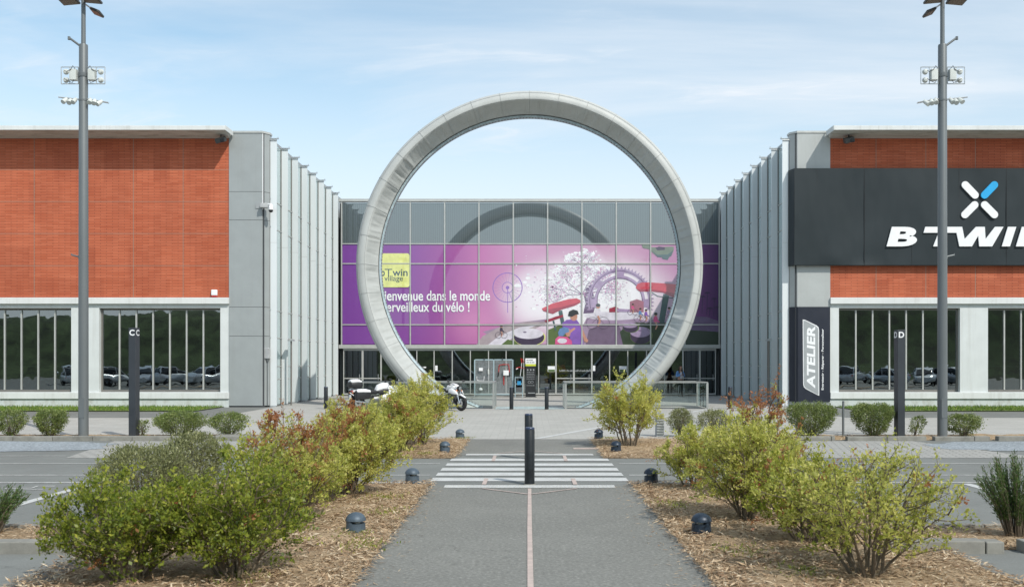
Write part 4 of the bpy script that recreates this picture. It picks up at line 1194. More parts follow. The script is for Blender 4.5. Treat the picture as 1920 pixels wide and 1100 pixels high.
# wrinkles: per segment a set of radial creases on the inner band
cre = []
for k in range(NS):
    cre.append([(rs2.random(), rs2.uniform(.008, .026)*rs2.choice((-1, 1)), rs2.uniform(.018, .05), rs2.uniform(-.30, .30)) for _ in range(11)])
prof = [(7.43, .55, 0), (7.47, .10, 0), (7.40, -.30, 0), (7.22, -.47, 0), (7.02, -.50, 0), (6.985, -.485, 0), (6.93, -.38, .5), (6.84, -.22, 1), (6.74, -.03, 1), (6.64, .16, 1), (6.57, .30, .6), (6.53, .36, 0), (6.53, .46, 0), (6.75, .80, 0), (7.1, .85, 0)]
rings = []
NT = NS*SUB
for i in range(NT):
    a = 2*math.pi*i/NT; k = i // SUB; f = (i % SUB)/SUB
    sag = .045*math.sin(math.pi*f)
    row = []
    for j, (r, y, wk) in enumerate(prof):
        d = 0
        for (pos, amp, wid, sl) in cre[k]:
            u_ = f - pos - sl*(r-6.75)
            d += amp*math.exp(-(u_/wid)**2)
        dr = -(d - sag)*wk*.785; dy = -(d - sag)*wk*.415
        row.append(((r+dr)*math.cos(a), RY + y + dy, RZ + (r+dr)*math.sin(a)))
    rings.append(row)
p = MB(); p.loft(rings, False, True); p.build('membrane', M['ring_skin'], ring, smooth=True, ang=70)
# seams between the membrane sheets
p = MB()
for k in range(NS):
    a = 2*math.pi*k/NS
    pts = [((r+.006)*math.cos(a) if r > 7 else (r-.004)*math.cos(a), RY + y - .008, RZ + ((r+.006) if r > 7 else (r-.004))*math.sin(a)) for r, y, _ in prof[1:11]]
    p.tube(pts, .007, 5)
p.build('seam', M['ring_seam'], ring)
p = MB()
for (r, y, w_) in ((7.30, -.43, .008), (7.005, -.505, .007)):
    p.torus((0, RY+y, RZ), r, w_, 'y', 200, 5)
p.build('welt', M['ring_seam'], ring)
p = MB(); p.lathe([(6.53, .37), (6.44, .40), (6.42, .52), (6.46, .78), (6.53, .80)], (0, RY, RZ), 180, 'y', caps=False)
p2 = []
rings = []
for i in range(180):
    a = 2*math.pi*i/180
    rings.append([(r*math.cos(a), RY + y, RZ + r*math.sin(a)) for r, y in ((6.53, .37), (6.44, .40), (6.42, .52), (6.46, .78), (6.53, .80))])
p = MB(); p.loft(rings, False, True); fl = p.build('inner_flange', M['ring_edge'], ring, smooth=True, ang=30)
p = MB()
for i in range(300):
    a = 2*math.pi*i/300
    c_ = Vector((6.43*math.cos(a), RY+.44, RZ+6.43*math.sin(a)))
    p.obox(c_, (.05, .06, .05), Matrix.Rotation(-a, 3, 'Y'))
p.build('clip', M['alu_dark'], fl)
p = MB(); p.torus((0, RY+.345, RZ), 6.535, .016, 'y', 180, 5); p.build('edge_cord', M['black'], fl)

# glass balustrades round the ring's two feet
def balustrade(x0, x1, label):
    o = thing('glass_balustrade', label, 'balustrade', ((x0+x1)/2, 42, 0), 0, 'glass balustrades at the feet of the ring')
    Y0, Y1 = 41.95, 44.4
    p = MB()
    p.box(x0, x1, Y0-.03, Y0+.05, 1.09, 1.13); p.box(x0, x1, Y1-.03, Y1+.05, 1.09, 1.13)
    for x in (x0, x1): p.box(x-.04, x+.04, Y0+.05, Y1-.03, 1.091, 1.131)
    p.build('handrail', M['rail_alu'], o)
    for x in (x0, x1):
        for y in (Y0, Y1):
            q = MB(); q.box(x-.045, x+.045, y, y+.06, 0, 1.09); q.build('post', M['rail_alu'], o)
    n = 4; st = (x1-x0-.1)/n
    for k in range(n):
        for y in (Y0, Y1):
            q = MB(); q.box(x0+.05+k*st+.012, x0+.05+(k+1)*st-.012, y+.02, y+.035, .04, 1.06); q.build('pane', M['rail_glass'], o)
    for x in (x0, x1):
        for k in range(3):
            q = MB(); y = Y0+.08+k*.77; q.box(x-.008, x+.008, y, y+.72, .04, 1.06); q.build('pane', M['rail_glass'], o)
    return o
balustrade(-7.5, -1.52, 'glass balustrade with aluminium handrail behind the two motorcycles')
balustrade(1.52, 7.49, 'glass balustrade with aluminium handrail behind the slim bush, in front of the woman')
g = MB(); g.sheet(-1.45, 1.45, 41.5, 43.9, .009); struct(g, 'glass_floor_strip', pmat('pale_blue_floor_glass', (0.44, 0.56, 0.55), 0.3, var=.06))
# ================================================================ STREET FURNITURE
def light_pole(x, y, s, label):
    root = thing('lamp_post', label, 'lamp post', (x, y, 0), 0, 'tall grey lamp posts with floodlights')
    k = y/F
    P_ = lambda dx, py, dy=0: (x + s*dx*k, y + dy, gz(py, y))     # dx in photo pixels from the axis (positive towards the right on the left-hand one)
    p = MB(); p.lathe([(.125, 0), (.122, 3), (.108, gz(86, y)), (.10, gz(84, y))], (x, y, 0), 24); p.lathe([(.122, gz(145, y)), (.124, gz(144.5, y)), (.124, gz(137.5, y)), (.116, gz(137, y))], (x, y, 0), 24); p.lathe([(.119, gz(190, y)), (.119, gz(187, y))], (x, y, 0), 24)
    p.box(x-.07, x+.07, y-.128, y-.118, .55, 1.05); p.build('lower_pole', M['pole'], root, smooth=True)
    p = MB(); p.lathe([(.056, gz(86, y)), (.05, 11.9)], (x, y, 0), 16); p.build('upper_pole', M['pole'], root, smooth=True)
    p = MB(); p.cyl(P_(-4, 88), P_(-27, 71), .028, n=8); p.cyl(P_(-27, 69), P_(-27, 75), .035, n=8); p.cyl(P_(-6, 88), P_(-2, 94), .045, n=8); p.build('bracket_arm', M['pole'], root)
    p = MB(); p.cyl(P_(-4, 482), P_(-22, 478), .022, n=8); p.cyl(P_(-22, 475), P_(-22, 479.5), .014, n=6); p.ellipsoid(P_(-6, 483), (.06, .06, .06), 8, 6); p.build('service_bracket', M['pole'], root)
    # floodlight heads at the top
    heads = [((-25, 3.5), (.44, .34, .06), R(5)*-1), ((20, 3.5), (.44, .34, .06), R(5)), ((14, 14.5), (.27, .36, .06), R(22))]
    for (c_, sz, ry), dy in zip(heads, (-.05, -.15, .35)):
        pt = P_(c_[0], c_[1], dy)
        rot = Matrix.Rotation(s*ry, 3, 'Y') @ Matrix.Rotation(R(-7), 3, 'X')
        h = MB(); h.obox(pt, sz, rot); hd = h.build('floodlight', M['lamp_dark'], root, bevel=.015)
        h = MB(); h.obox(Vector(pt) + rot @ Vector((0, 0, -sz[2]/2-.004)), (sz[0]*.86, sz[1]*.84, .006), rot); h.build('reflector', M['lamp_amber'], hd)
    p = MB(); p.cyl(P_(-30, -1), P_(28, -1), .032, n=8); p.cyl(P_(0, 6, 0), P_(12, 13, .35), .02, n=6); p.build('cross_arm', M['lamp_body'], root)
    # gear frames with boxes and round horns
    for d in (-1, 1):
        f = MB()
        a, b_ = d*9, d*41
        for py in (126.5, 158): f.cyl(P_(a, py, -.02), P_(b_, py, -.02), .012, n=6)
        for dx in (a, d*25, b_): f.cyl(P_(dx, 126.5, -.02), P_(dx, 158, -.02), .012, n=6)
        fr = f.build('gear_frame', M['steel'], root)
        f = MB(); q0, q1 = P_(d*11, 152, -.1), P_(d*23.5, 131, .05); f.box(q0[0], q1[0], y-.11, y+.04, q0[2], q1[2]); f.build('gear_box', M['box_pale'], fr, bevel=.01)
        for py in (135, 150.5):
            f = MB(); c_ = P_(d*32.5, py, -.05); f.lathe([(.01, -.03), (.05, -.02), (.068, .05), (.074, .06), (.06, .06), (.02, -.0)], c_, 16, 'y'); f.build('horn', M['box_pale'], fr, smooth=True)
        f = MB()
        pts = [P_(d*12, 131, -.12), P_(d*16, 126, -.12), P_(d*20, 133, -.12), P_(d*28, 137, -.12), P_(d*32, 135, -.12)]
        f.tube(pts, .008, 5); f.tube([P_(d*14, 152, -.12), P_(d*17, 158, -.12), P_(d*24, 155, -.12), P_(d*32, 150, -.12)], .008, 5); f.build('cable', M['black'], fr)
    # spot lamps on the low cross arm
    f = MB(); f.cyl(P_(-46, 183, -.03), P_(-8, 187, -.03), .016, n=6); f.cyl(P_(8, 186, -.03), P_(47, 193, -.03), .016, n=6); f.cyl(P_(-44, 182, .1), P_(-8, 185, .1), .012, n=6); f.cyl(P_(8, 185, .1), P_(45, 192, .1), .012, n=6); sa = f.build('spot_arm', M['lamp_body'], root)
    rr = random.Random(3)
    for dx, py in ((-31, 187), (-23, 188.5), (-14, 187.5), (14, 188), (22, 189.5), (34, 191.5)):
        f = MB(); c_ = Vector(P_(dx, py, -.03)); dr = Vector((s*rr.uniform(-.6, .6), -.8, -.75)).normalized()
        f.tube([c_ - dr*.04, c_ + dr*.02, c_ + dr*.05, c_ + dr*.15], [.035, .052, .055, .062], 12); f.cyl(c_, c_ + Vector((0, 0, .06)), .012, n=6); f.build('spot_lamp', M['box_pale'], sa, smooth=True)
    return root
light_pole(gx(156.5, 25.6), 25.6, 1, 'tall grey lamp post beside the totem lettered C')
light_pole(gx(1767, 25.6), 25.6, -1, 'tall grey lamp post in front of the black sign, beside the totem lettered D')

def totem(x0, x1, label, ch, side):
    y = 25.75
    X0, X1 = gx(x0, y), gx(x1, y); h = gz(614 if side > 0 else 618, y)
    root = thing('letter_totem', label, 'totem sign', ((X0+X1)/2, y+.14, 0), 0, 'dark totems with parking letters')
    p = MB(); p.box(X0, X1, y, y+.285, 0, h); p.build('column', M['totem'], root, bevel=.006)
    q = MB(); z1 = h - .05; hh = .155
    put_text(q, ch, (X0+.022, y-.004, z1-hh), (1, 0, 0), (0, 0, 1), X1-X0-.045, hh, .03)
    if side > 0: put_text(q, ch, (X1+.004, y+.035, z1-hh), (0, 1, 0), (0, 0, 1), .21, hh, .02)
    else: put_text(q, ch, (X0-.004, y+.25, z1-hh), (0, -1, 0), (0, 0, 1), .21, hh, .02)
    q.build('lettering', M['sign_white'], root)
    p = MB(); p.box(X0-.02, X1+.02, y-.02, y+.305, 0.0, .03); p.build('base_plate', M['black'], root)
    return root
totem(241, 254, 'dark square totem with a white letter C near its top', 'C', 1)
totem(1683.5, 1697, 'dark square totem with a white letter D near its top', 'D', -1)

def bollard(x, y, label, r=.082, h=.935, hole=False):
    root = thing('bollard', label, 'bollard', (x, y, 0), 0, 'black steel bollards')
    p = MB(); p.lathe([(r, 0.0), (r, h-.05), (r*.97, h-.045), (r*.97, h-.035)], (x, y, 0), 28); p.build('shaft', M['bollard'], root, smooth=True)
    p = MB(); p.lathe([(r*.985, h-.034), (r*.985, h-.018), (r*.9, h-.006), (r*.5, h), (.002, h+.001)], (x, y, 0), 28); p.build('cap', M['bollard_top'], root, smooth=True)
    p = MB(); p.torus((x, y, 0.006), r+.006, .012, 'z', 28, 6); p.build('collar', M['concrete'], root)
    if hole:
        p = MB(); p.cyl((x+.055, y-r*.9, h-.11), (x+.055, y-r*.9+.03, h-.11), .012, n=10); p.build('lock_plug', M['chrome'], root)
    return root
bollard(0, 16.16, 'largest black bollard, standing on the near edge of the crosswalk')
bollard(-.02, 20.35, 'black bollard at the far end of the crosswalk, behind the largest bollard', hole=True)
bollard(gx(959, 41.2), 41.2, 'slim black bollard on the plaza in front of the wire mesh display')
bollard(gx(1025, 41.2), 41.2, 'slim black bollard on the plaza beside the right balustrade')
bollard(gx(611, 41.9), 41.9, 'black bollard against the sunlit white fins')
bollard(gx(1369, 41.9), 41.9, 'black bollard in front of the shaded right fins')

def dome_light(x, y, rz, label, dark=False):
    root = thing('path_light', label, 'path light', (x, y, .045), rz, 'low domed path lights')
    mm = M['dome_dark'] if dark else M['dome']
    r = .118
    # body with a slot cut in its front: the lower drum is cut low there
    p = MB(); n = 32; rows = []
    for (rr_, h) in ((r*1.02, -.04), (r*1.0, .0), (r*.93, .06)):
        rows.append([(rr_*math.cos(2*math.pi*k/n), rr_*math.sin(2*math.pi*k/n), h) for k in range(n)])
    top = []; top2 = []
    for k in range(n):
        a = 2*math.pi*k/n; front = math.cos(a) > .15
        hh = .098 if front else .128
        top.append((r*.93*math.cos(a), r*.93*math.sin(a), hh)); top2.append((r*.5*math.cos(a), r*.5*math.sin(a), hh))
    rows += [top, top2]
    p.loft(rows); p.build('drum', mm, root, smooth=True, local=True, ang=35)
    p = MB(); rows = []
    for t in range(9):
        a = math.pi/2*t/8
        rows.append([(max(.003, r*1.0*math.cos(a))*math.cos(2*math.pi*k/n), max(.003, r*1.0*math.cos(a))*math.sin(2*math.pi*k/n), .129 + .095*math.sin(a)) for k in range(n)])
    rows.insert(0, [(r*.9*math.cos(2*math.pi*k/n), r*.9*math.sin(2*math.pi*k/n), .127) for k in range(n)])
    p.loft(rows); p.build('dome_cap', mm, root, smooth=True, local=True, ang=35)
    p = MB(); p.lathe([(r*.48, .099), (r*.48, .127)], (0, 0, 0), 16); p.build('lens', M['lens'], root, local=True)
    return root
NL = [(gx(667, 11.45), 11.45, 'nearest domed path light on the straw at the left edge of the path', 0), (gx(773, 16.2), 16.2, 'domed path light at the left end of the crosswalk, near side', 0), (gx(834, 21.6), 21.6, 'domed path light on the far straw bed left of the crosswalk', 0), (gx(863, 25.6), 25.5, 'farthest domed path light on the left, at the edge of the pavers', 0),
      (gx(1315, 11.4), 11.4, 'nearest dark domed path light, weathered, on the straw at the right edge of the path', 1), (gx(1220, 16.25), 16.2, 'weathered dark domed path light at the right end of the crosswalk, near side', 1), (gx(1155, 21.7), 21.7, 'dark domed path light on the far straw bed in front of the slim bush', 1), (gx(1122, 25.6), 25.5, 'farthest dark domed path light on the right, at the edge of the pavers', 1)]
for x, y, lab, dk in NL: dome_light(x, y, R(-25) if x < 0 else R(205), lab, bool(dk))
sp = thing('marker_post', 'thin grey marker post between two clipped bushes', 'post', (gx(1581, 25.75), 25.75, 0))
p = MB(); p.cyl((sp.location.x, 25.75, 0), (sp.location.x, 25.75, .955), .029, n=12); p.build('shaft', M['pole'], sp, smooth=True)
p = MB(); p.lathe([(.031, .955), (.031, .968), (.01, .975)], (sp.location.x, 25.75, 0), 12); p.build('cap', M['dome'], sp)
ub = thing('vent_cabinet', 'small grey louvred cabinet half hidden behind the slim bush', 'cabinet', (gx(1238, 26.4), 26.4, 0))
p = MB(); a, b_ = gx(1231, 26.4), gx(1245, 26.4)
p.box(a, b_, 26.4, 26.7, 0, .63); p.build('housing', M['sign_grey'], ub)
p = MB()
for k in range(8): p.obox(((a+b_)/2, 26.385, .09+k*.07), (b_-a-.02, .04, .03), Matrix.Rotation(R(25), 3, 'X'))
p.build('louvres', M['clad_light'], ub)

# ================================================================ ENTRANCE DISPLAYS
DY = 55.6
def zx(x, y, D=DY): return (gx(x, D), gz(y, D))
md = thing('mesh_display', 'pale blue wire mesh display panel on feet in front of the entrance windows', 'display stand', (gx(926, DY), DY, 0))
p = MB()
x0, x1, zt, zb = gx(890, DY), gx(961.5, DY), gz(674, DY), gz(739, DY)
for x in (x0, (x0+x1)/2, x1): p.box(x-.03, x+.03, DY-.02, DY+.02, zb, zt)
for z in (zb, zt): p.box(x0+.03, (x0+x1)/2-.03, DY-.02, DY+.02, z-.03, z+.03); p.box((x0+x1)/2+.03, x1-.03, DY-.02, DY+.02, z-.03, z+.03)
p.build('frame', M['pale_blue'], md)
p = MB()
n = 34
for i in range(1, n): x = x0+(x1-x0)*i/n; p.box(x-.008, x+.008, DY-.010, DY+.0, zb+.03, zt-.03)
for i in range(1, 28): z = zb+(zt-zb)*i/28; p.box(x0+.03, x1-.03, DY+.0, DY+.010, z-.008, z+.008)
p.build('wire_mesh', M['steel'], md)
for x in (x0, x1):
    p = MB(); p.box(x-.025, x+.025, DY-.35, DY+.35, .05, .1); p.box(x-.025, x+.025, DY-.025, DY+.025, .1, zb-.03); p.cyl((x-.02, DY-.3, .03), (x+.02, DY-.3, .03), .03, n=8); p.cyl((x-.02, DY+.3, .03), (x+.02, DY+.3, .03), .03, n=8); p.build('foot', M['steel'], md)
for xx in (908, 942): p = MB(); p.tube([(gx(xx, DY), DY-.05, zt-.05), (gx(xx, DY), DY-.08, zt+.06), (gx(xx, DY), DY+.02, zt+.08)], .02, 6); p.build('hook', M['black'], md)
def hung(name, label, cat, parts, loc):
    o = thing(name, label, cat, loc)
    for nm, fn, mm in parts:
        q = MB(); fn(q); q.build(nm, mm, o)
    return o
def P3(x, y, dy=-.06): return (gx(x, DY), DY+dy, gz(y, DY))
hung('handlebar', 'red tipped handlebar hanging high on the wire mesh display', 'handlebar', [('bar', lambda q: q.tube([P3(935, 697), P3(936, 684), P3(945, 683), P3(954, 683), P3(955, 697)], .022, 6), M['red']), ('grip', lambda q: (q.cyl(P3(935, 697), P3(934, 705), .03, n=8), q.cyl(P3(955, 697), P3(956, 705), .03, n=8)), M['black'])], P3(945, 690))
hung('tool_holder', 'white boxes and tools clipped to the wire mesh display', 'tool rack', [('box', lambda q: (q.box(gx(898, DY), gx(905.5, DY), DY-.14, DY-.03, gz(695, DY), gz(689, DY)), q.box(gx(944, DY), gx(954, DY), DY-.16, DY-.03, gz(703, DY), gz(694, DY))), M['sign_white']), ('bottle', lambda q: q.lathe([(.05, 0), (.05, .22), (.02, .27), (.02, .33)], P3(916, 701, -.09), 10), M['box_pale']), ('strap', lambda q: q.box(gx(944, DY), gx(945.5, DY), DY-.06, DY-.04, gz(721, DY), gz(704, DY)), M['red'])], P3(920, 700))
hung('lock', 'white U-shaped lock hanging on the wire mesh display', 'bicycle lock', [('shackle', lambda q: q.tube([P3(894, 705), P3(894.5, 712), P3(899, 713.5), P3(907, 713.5), P3(908, 705)], .02, 6), M['sign_white'])], P3(900, 710))
hung('lamp', 'small white lamp hanging low on the wire mesh display', 'lamp', [('shade', lambda q: q.lathe([(.05, 0), (.11, .05), (.10, .12), (.03, .16)], P3(901.5, 732, -.12), 12), M['sign_white']), ('cord', lambda q: q.cyl(P3(901.5, 727, -.12), P3(901.5, 719, -.05), .01, n=6), M['steel'])], P3(901, 727))
# information totem
it = thing('info_totem', 'tall black information stand with a white header beside the mesh display', 'sign', (gx(995, DY), DY, 0))
p = MB(); a, b_ = gx(985.5, DY), gx(1004.5, DY)
p.box(a, b_, DY-.06, DY+.06, .02, gz(686, DY)); p.build('panel', M['black'], it, bevel=.015)
p = MB(); p.box(a-.01, b_+.01, DY-.07, DY+.06, gz(682, DY), gz(671.5, DY)); hd = p.build('header', M['sign_white'], it)
p = MB(); p.box(a, b_, DY-.065, DY+.06, gz(686, DY)+.002, gz(682, DY)-.002); p.build('stripe', M['lime'], it)
p = MB()
for y_, ws in ((674.5, (4, 7)), (678.5, (5, 3, 5))):
    xx = 987
    for w_ in ws: p.box(gx(xx, DY), gx(xx+w_, DY), DY-.074, DY-.0705, gz(y_+1.2, DY), gz(y_, DY)); xx += w_+1
p.build('header_text_line', M['black'], hd)
p = MB(); rr = random.Random(2)
for r_ in range(9):
    y_ = 697 + r_*3.1; xx = 987.5
    if 712 < y_ < 719: continue
    while xx < 1002:
        w_ = rr.uniform(1, 3); p.box(gx(xx, DY), gx(min(xx+w_, 1002.5), DY), DY-.066, DY-.0605, gz(y_+.8, DY), gz(y_, DY)); xx += w_+.8
for cx_ in (989.5, 995, 1000.5): p.lathe([(.03, 0), (.045, .001)], (gx(cx_, DY), DY-.064, gz(693, DY)), 12, 'y')
for k in (-1, 1): p.torus((gx(995+k*2.6, DY), DY-.064, gz(716, DY)), .07, .009, 'y', 20, 4)
p.box(gx(990, DY), gx(1003, DY), DY-.066, DY-.0605, gz(737, DY), gz(735.5, DY))
p.build('icon', M['sign_grey'], it)
p = MB(); p.box(a-.05, b_+.05, DY-.2, DY+.2, 0, .03); p.build('base_plate', M['black'], it)
# work stand with a blue box
ws = thing('work_stand', 'pale blue metal work stand holding a bright blue box', 'stand', (gx(973, DY), DY, 0))
p = MB()
for xx in (966, 980):
    for dy in (-.2, .2): p.box(gx(xx, DY)-.02, gx(xx, DY)+.02, DY+dy-.02, DY+dy+.02, 0, gz(706, DY))
for z in (.25, .75, 1.1): p.box(gx(966, DY)-.02, gx(980, DY)+.02, DY-.22, DY+.22, z-.015, z+.015)
p.build('frame', M['pale_blue'], ws)
p = MB(); p.box(gx(970, DY), gx(977, DY), DY-.23, DY-.05, gz(721, DY), gz(714, DY)); p.build('blue_box', M['crate_blue'], ws)
p = MB(); p.box(gx(967, DY), gx(979, DY), DY-.18, DY+.18, .27, .55); p.build('tool_drawer', M['engine'], ws)
# ================================================================ BICYCLES
def make_bike(label, group):
    root = thing('bicycle', label, 'bicycle', (0, 0, 0), 0, group)
    for x in (-.53, .53):
        q = MB(); q.torus((x, 0, .335), .318, .021, 'y', 32, 8); wv_ = q.build('wheel', M['bike_tyre'], root, local=True, smooth=True)
        q = MB(); q.torus((x, 0, .335), .298, .012, 'y', 32, 6); q.lathe([(.025, -.04), (.025, .04)], (x, 0, .335), 10, 'y')
        for k in range(14):
            a = 2*math.pi*k/14; q.cyl((x+.02*math.cos(a), .015*(-1)**k, .335+.02*math.sin(a)), (x+.295*math.cos(a+.15), 0, .335+.295*math.sin(a+.15)), .0028, n=4)
        q.build('rim', M['chrome'], wv_, local=True)
    q = MB()
    bb, st, hd_, h2 = (-.09, 0, .31), (-.24, 0, .80), (.36, 0, .83), (.40, 0, .68)
    for a, b_, r in ((bb, st, .017), (st, (.36, 0, .80), .016), (bb, h2, .019), (h2, hd_, .02)): q.cyl(a, b_, r, n=10)
    for s in (-.05, .05): q.cyl(bb, (-.53, s, .335), .010, n=8); q.cyl((st[0]+.02, 0, .74), (-.53, s, .335), .009, n=8); q.cyl(h2, (.53, s, .335), .012, n=8)
    q.build('frame', M['bike_paint'], root, local=True, smooth=True)
    q = MB(); q.tube([(.36, 0, .83), (.35, 0, .95), (.40, 0, .98)], .014, 8); q.tube([(.36, .30, .99), (.42, .18, .98), (.40, 0, .98), (.42, -.18, .98), (.36, -.30, .99)], .012, 8); q.build('handlebar', M['black'], root, local=True)
    q = MB(); q.cyl(st, (-.275, 0, .90), .013, n=8); q.sect([(-.42, 0, .93, .075, .02), (-.36, 0, .935, .08, .028), (-.26, 0, .93, .045, .025), (-.15, 0, .925, .018, .015)], 12, 2.2); q.build('saddle', M['black'], root, local=True, smooth=True)
    q = MB(); q.lathe([(.09, -.008), (.09, .008)], (-.09, -.05, .31), 18, 'y'); q.cyl((-.09, -.06, .31), (.0, -.07, .17), .01, n=6); q.cyl((-.09, .06, .31), (-.18, .07, .45), .01, n=6); q.box(-.03, .06, -.12, -.06, .155, .175); q.box(-.22, -.13, .06, .12, .44, .46); q.build('crank', M['engine'], root, local=True)
    return root
M['bike_paint'] = pmat('bicycle_paint', (0.42, 0.44, 0.46), 0.3, var=.05)
M['bike_tyre'] = pmat('pale_bicycle_tyre', (0.40, 0.41, 0.41), 0.7, var=.1)
bk = make_bike('city bicycle with pale tyres parked next to the woman with the phone', 'parked bicycles')
bk.location = (gx(1279, 56.2), 56.4, .03); bk.rotation_euler.z = R(70)
bike_swaps = [('blue', (.03, .22, .55)), ('orange', (.65, .22, .03)), ('yellow', (.65, .48, .05)), ('red', (.5, .04, .04)), ('green', (.07, .35, .12))]
for nm, c_ in bike_swaps: M['bike_' + nm] = pmat('bicycle_paint_' + nm, c_, 0.3, var=.05)
M['dark_tyre'] = M['tyre']
spots = [(-14.3, 'blue', 'blue bicycle behind the window pane nearest the grey corner column'), (-15.6, 'orange', 'orange bicycle inside the window beside the C totem'), (-16.9, 'yellow', 'yellow bicycle inside the window, next to the orange bicycle'), (-18.2, 'red', 'red bicycle inside the window, close to the white pillar'), (-20.9, 'green', 'green bicycle inside the window at the left edge of the photo'), (14.6, 'red', 'red bicycle inside the window next to the workshop board'), (16.4, 'blue', 'blue bicycle inside the window behind the D totem')]
for x, nm, lab in spots:
    c_ = copy_tree(bk, None, {'bicycle_paint': M['bike_' + nm], 'pale_bicycle_tyre': M['tyre']})
    c_.location = (x, WY+2.0, .05); c_.rotation_euler.z = R(60 if x < 0 else 115)
    c_['label'] = lab; c_['group'] = 'bicycles inside the brick buildings'

# two display bikes in front of the glass, hung high (dark, with red tape)
hb = thing('sport_bicycle', 'dark sport bicycle with red bars hung between mesh display and black stand', 'bicycle', (gx(976, DY), DY+.3, 1.1))
p = MB(); c_ = (gx(976, DY), DY+.2)
p.tube([(c_[0]-.25, c_[1], gz(690, DY)), (c_[0]-.05, c_[1], gz(688, DY)), (c_[0]+.25, c_[1], gz(691, DY))], .02, 6); p.build('handlebar', M['red'], hb)
p = MB(); p.tube([(c_[0]+.02, c_[1], gz(671, DY)), (c_[0]+.07, c_[1], gz(680, DY)), (c_[0]+.18, c_[1], gz(679, DY)), (c_[0]+.12, c_[1], gz(672, DY))], .02, 6); p.build('fork', M['red'], hb)
p = MB(); p.tube([(c_[0]-.02, c_[1], gz(705, DY)), (c_[0]+.04, c_[1], gz(688, DY)), (c_[0]+.06, c_[1], gz(680, DY))], .016, 6); p.cyl((c_[0]-.25, c_[1], gz(692, DY)), (c_[0]-.15, c_[1], gz(690, DY)), .03, n=6); p.build('frame', M['sign_white'], hb)

# ================================================================ MOTORCYCLES (x forward, y left, z up)
def wheel(root, x, r, w_, name='wheel', mrim=None, steer=0):
    q = MB(); q.torus((x, 0, r), r-w_*.5, w_*.5, 'y', 36, 10); wh = q.build(name, M['tyre'], root, local=True, smooth=True)
    q = MB(); q.torus((x, 0, r), r-w_*1.0, .018, 'y', 30, 6); q.lathe([(.05, -.07), (.05, .07)], (x, 0, r), 14, 'y')
    for k in range(6):
        a = 2*math.pi*k/6; q.obox((x+.5*(r-w_)*math.cos(a), 0, r+.5*(r-w_)*math.sin(a)), (r-w_, .03, .045), Matrix.Rotation(-a, 3, 'Y'))
    q.build('rim', mrim or M['engine'], wh, local=True)
    q = MB()
    for s in (-1, 1): q.lathe([(.06, s*.062), (.145, s*.062), (.145, s*.067), (.06, s*.067)], (x, 0, r), 22, 'y')
    q.build('brake_disc', M['chrome'], wh, local=True)
    return wh
def mirror(root, x, y, z, s):
    q = MB(); q.tube([(x, y, z), (x+.03, y+s*.10, z+.10)], .010, 6); q.sect([(x+.0, y+s*.12, z+.13, .055, .035), (x+.03, y+s*.12, z+.135, .075, .05), (x+.07, y+s*.12, z+.13, .03, .02)], 12, 2.2); q.build('mirror', M['black'], root, local=True, smooth=True)
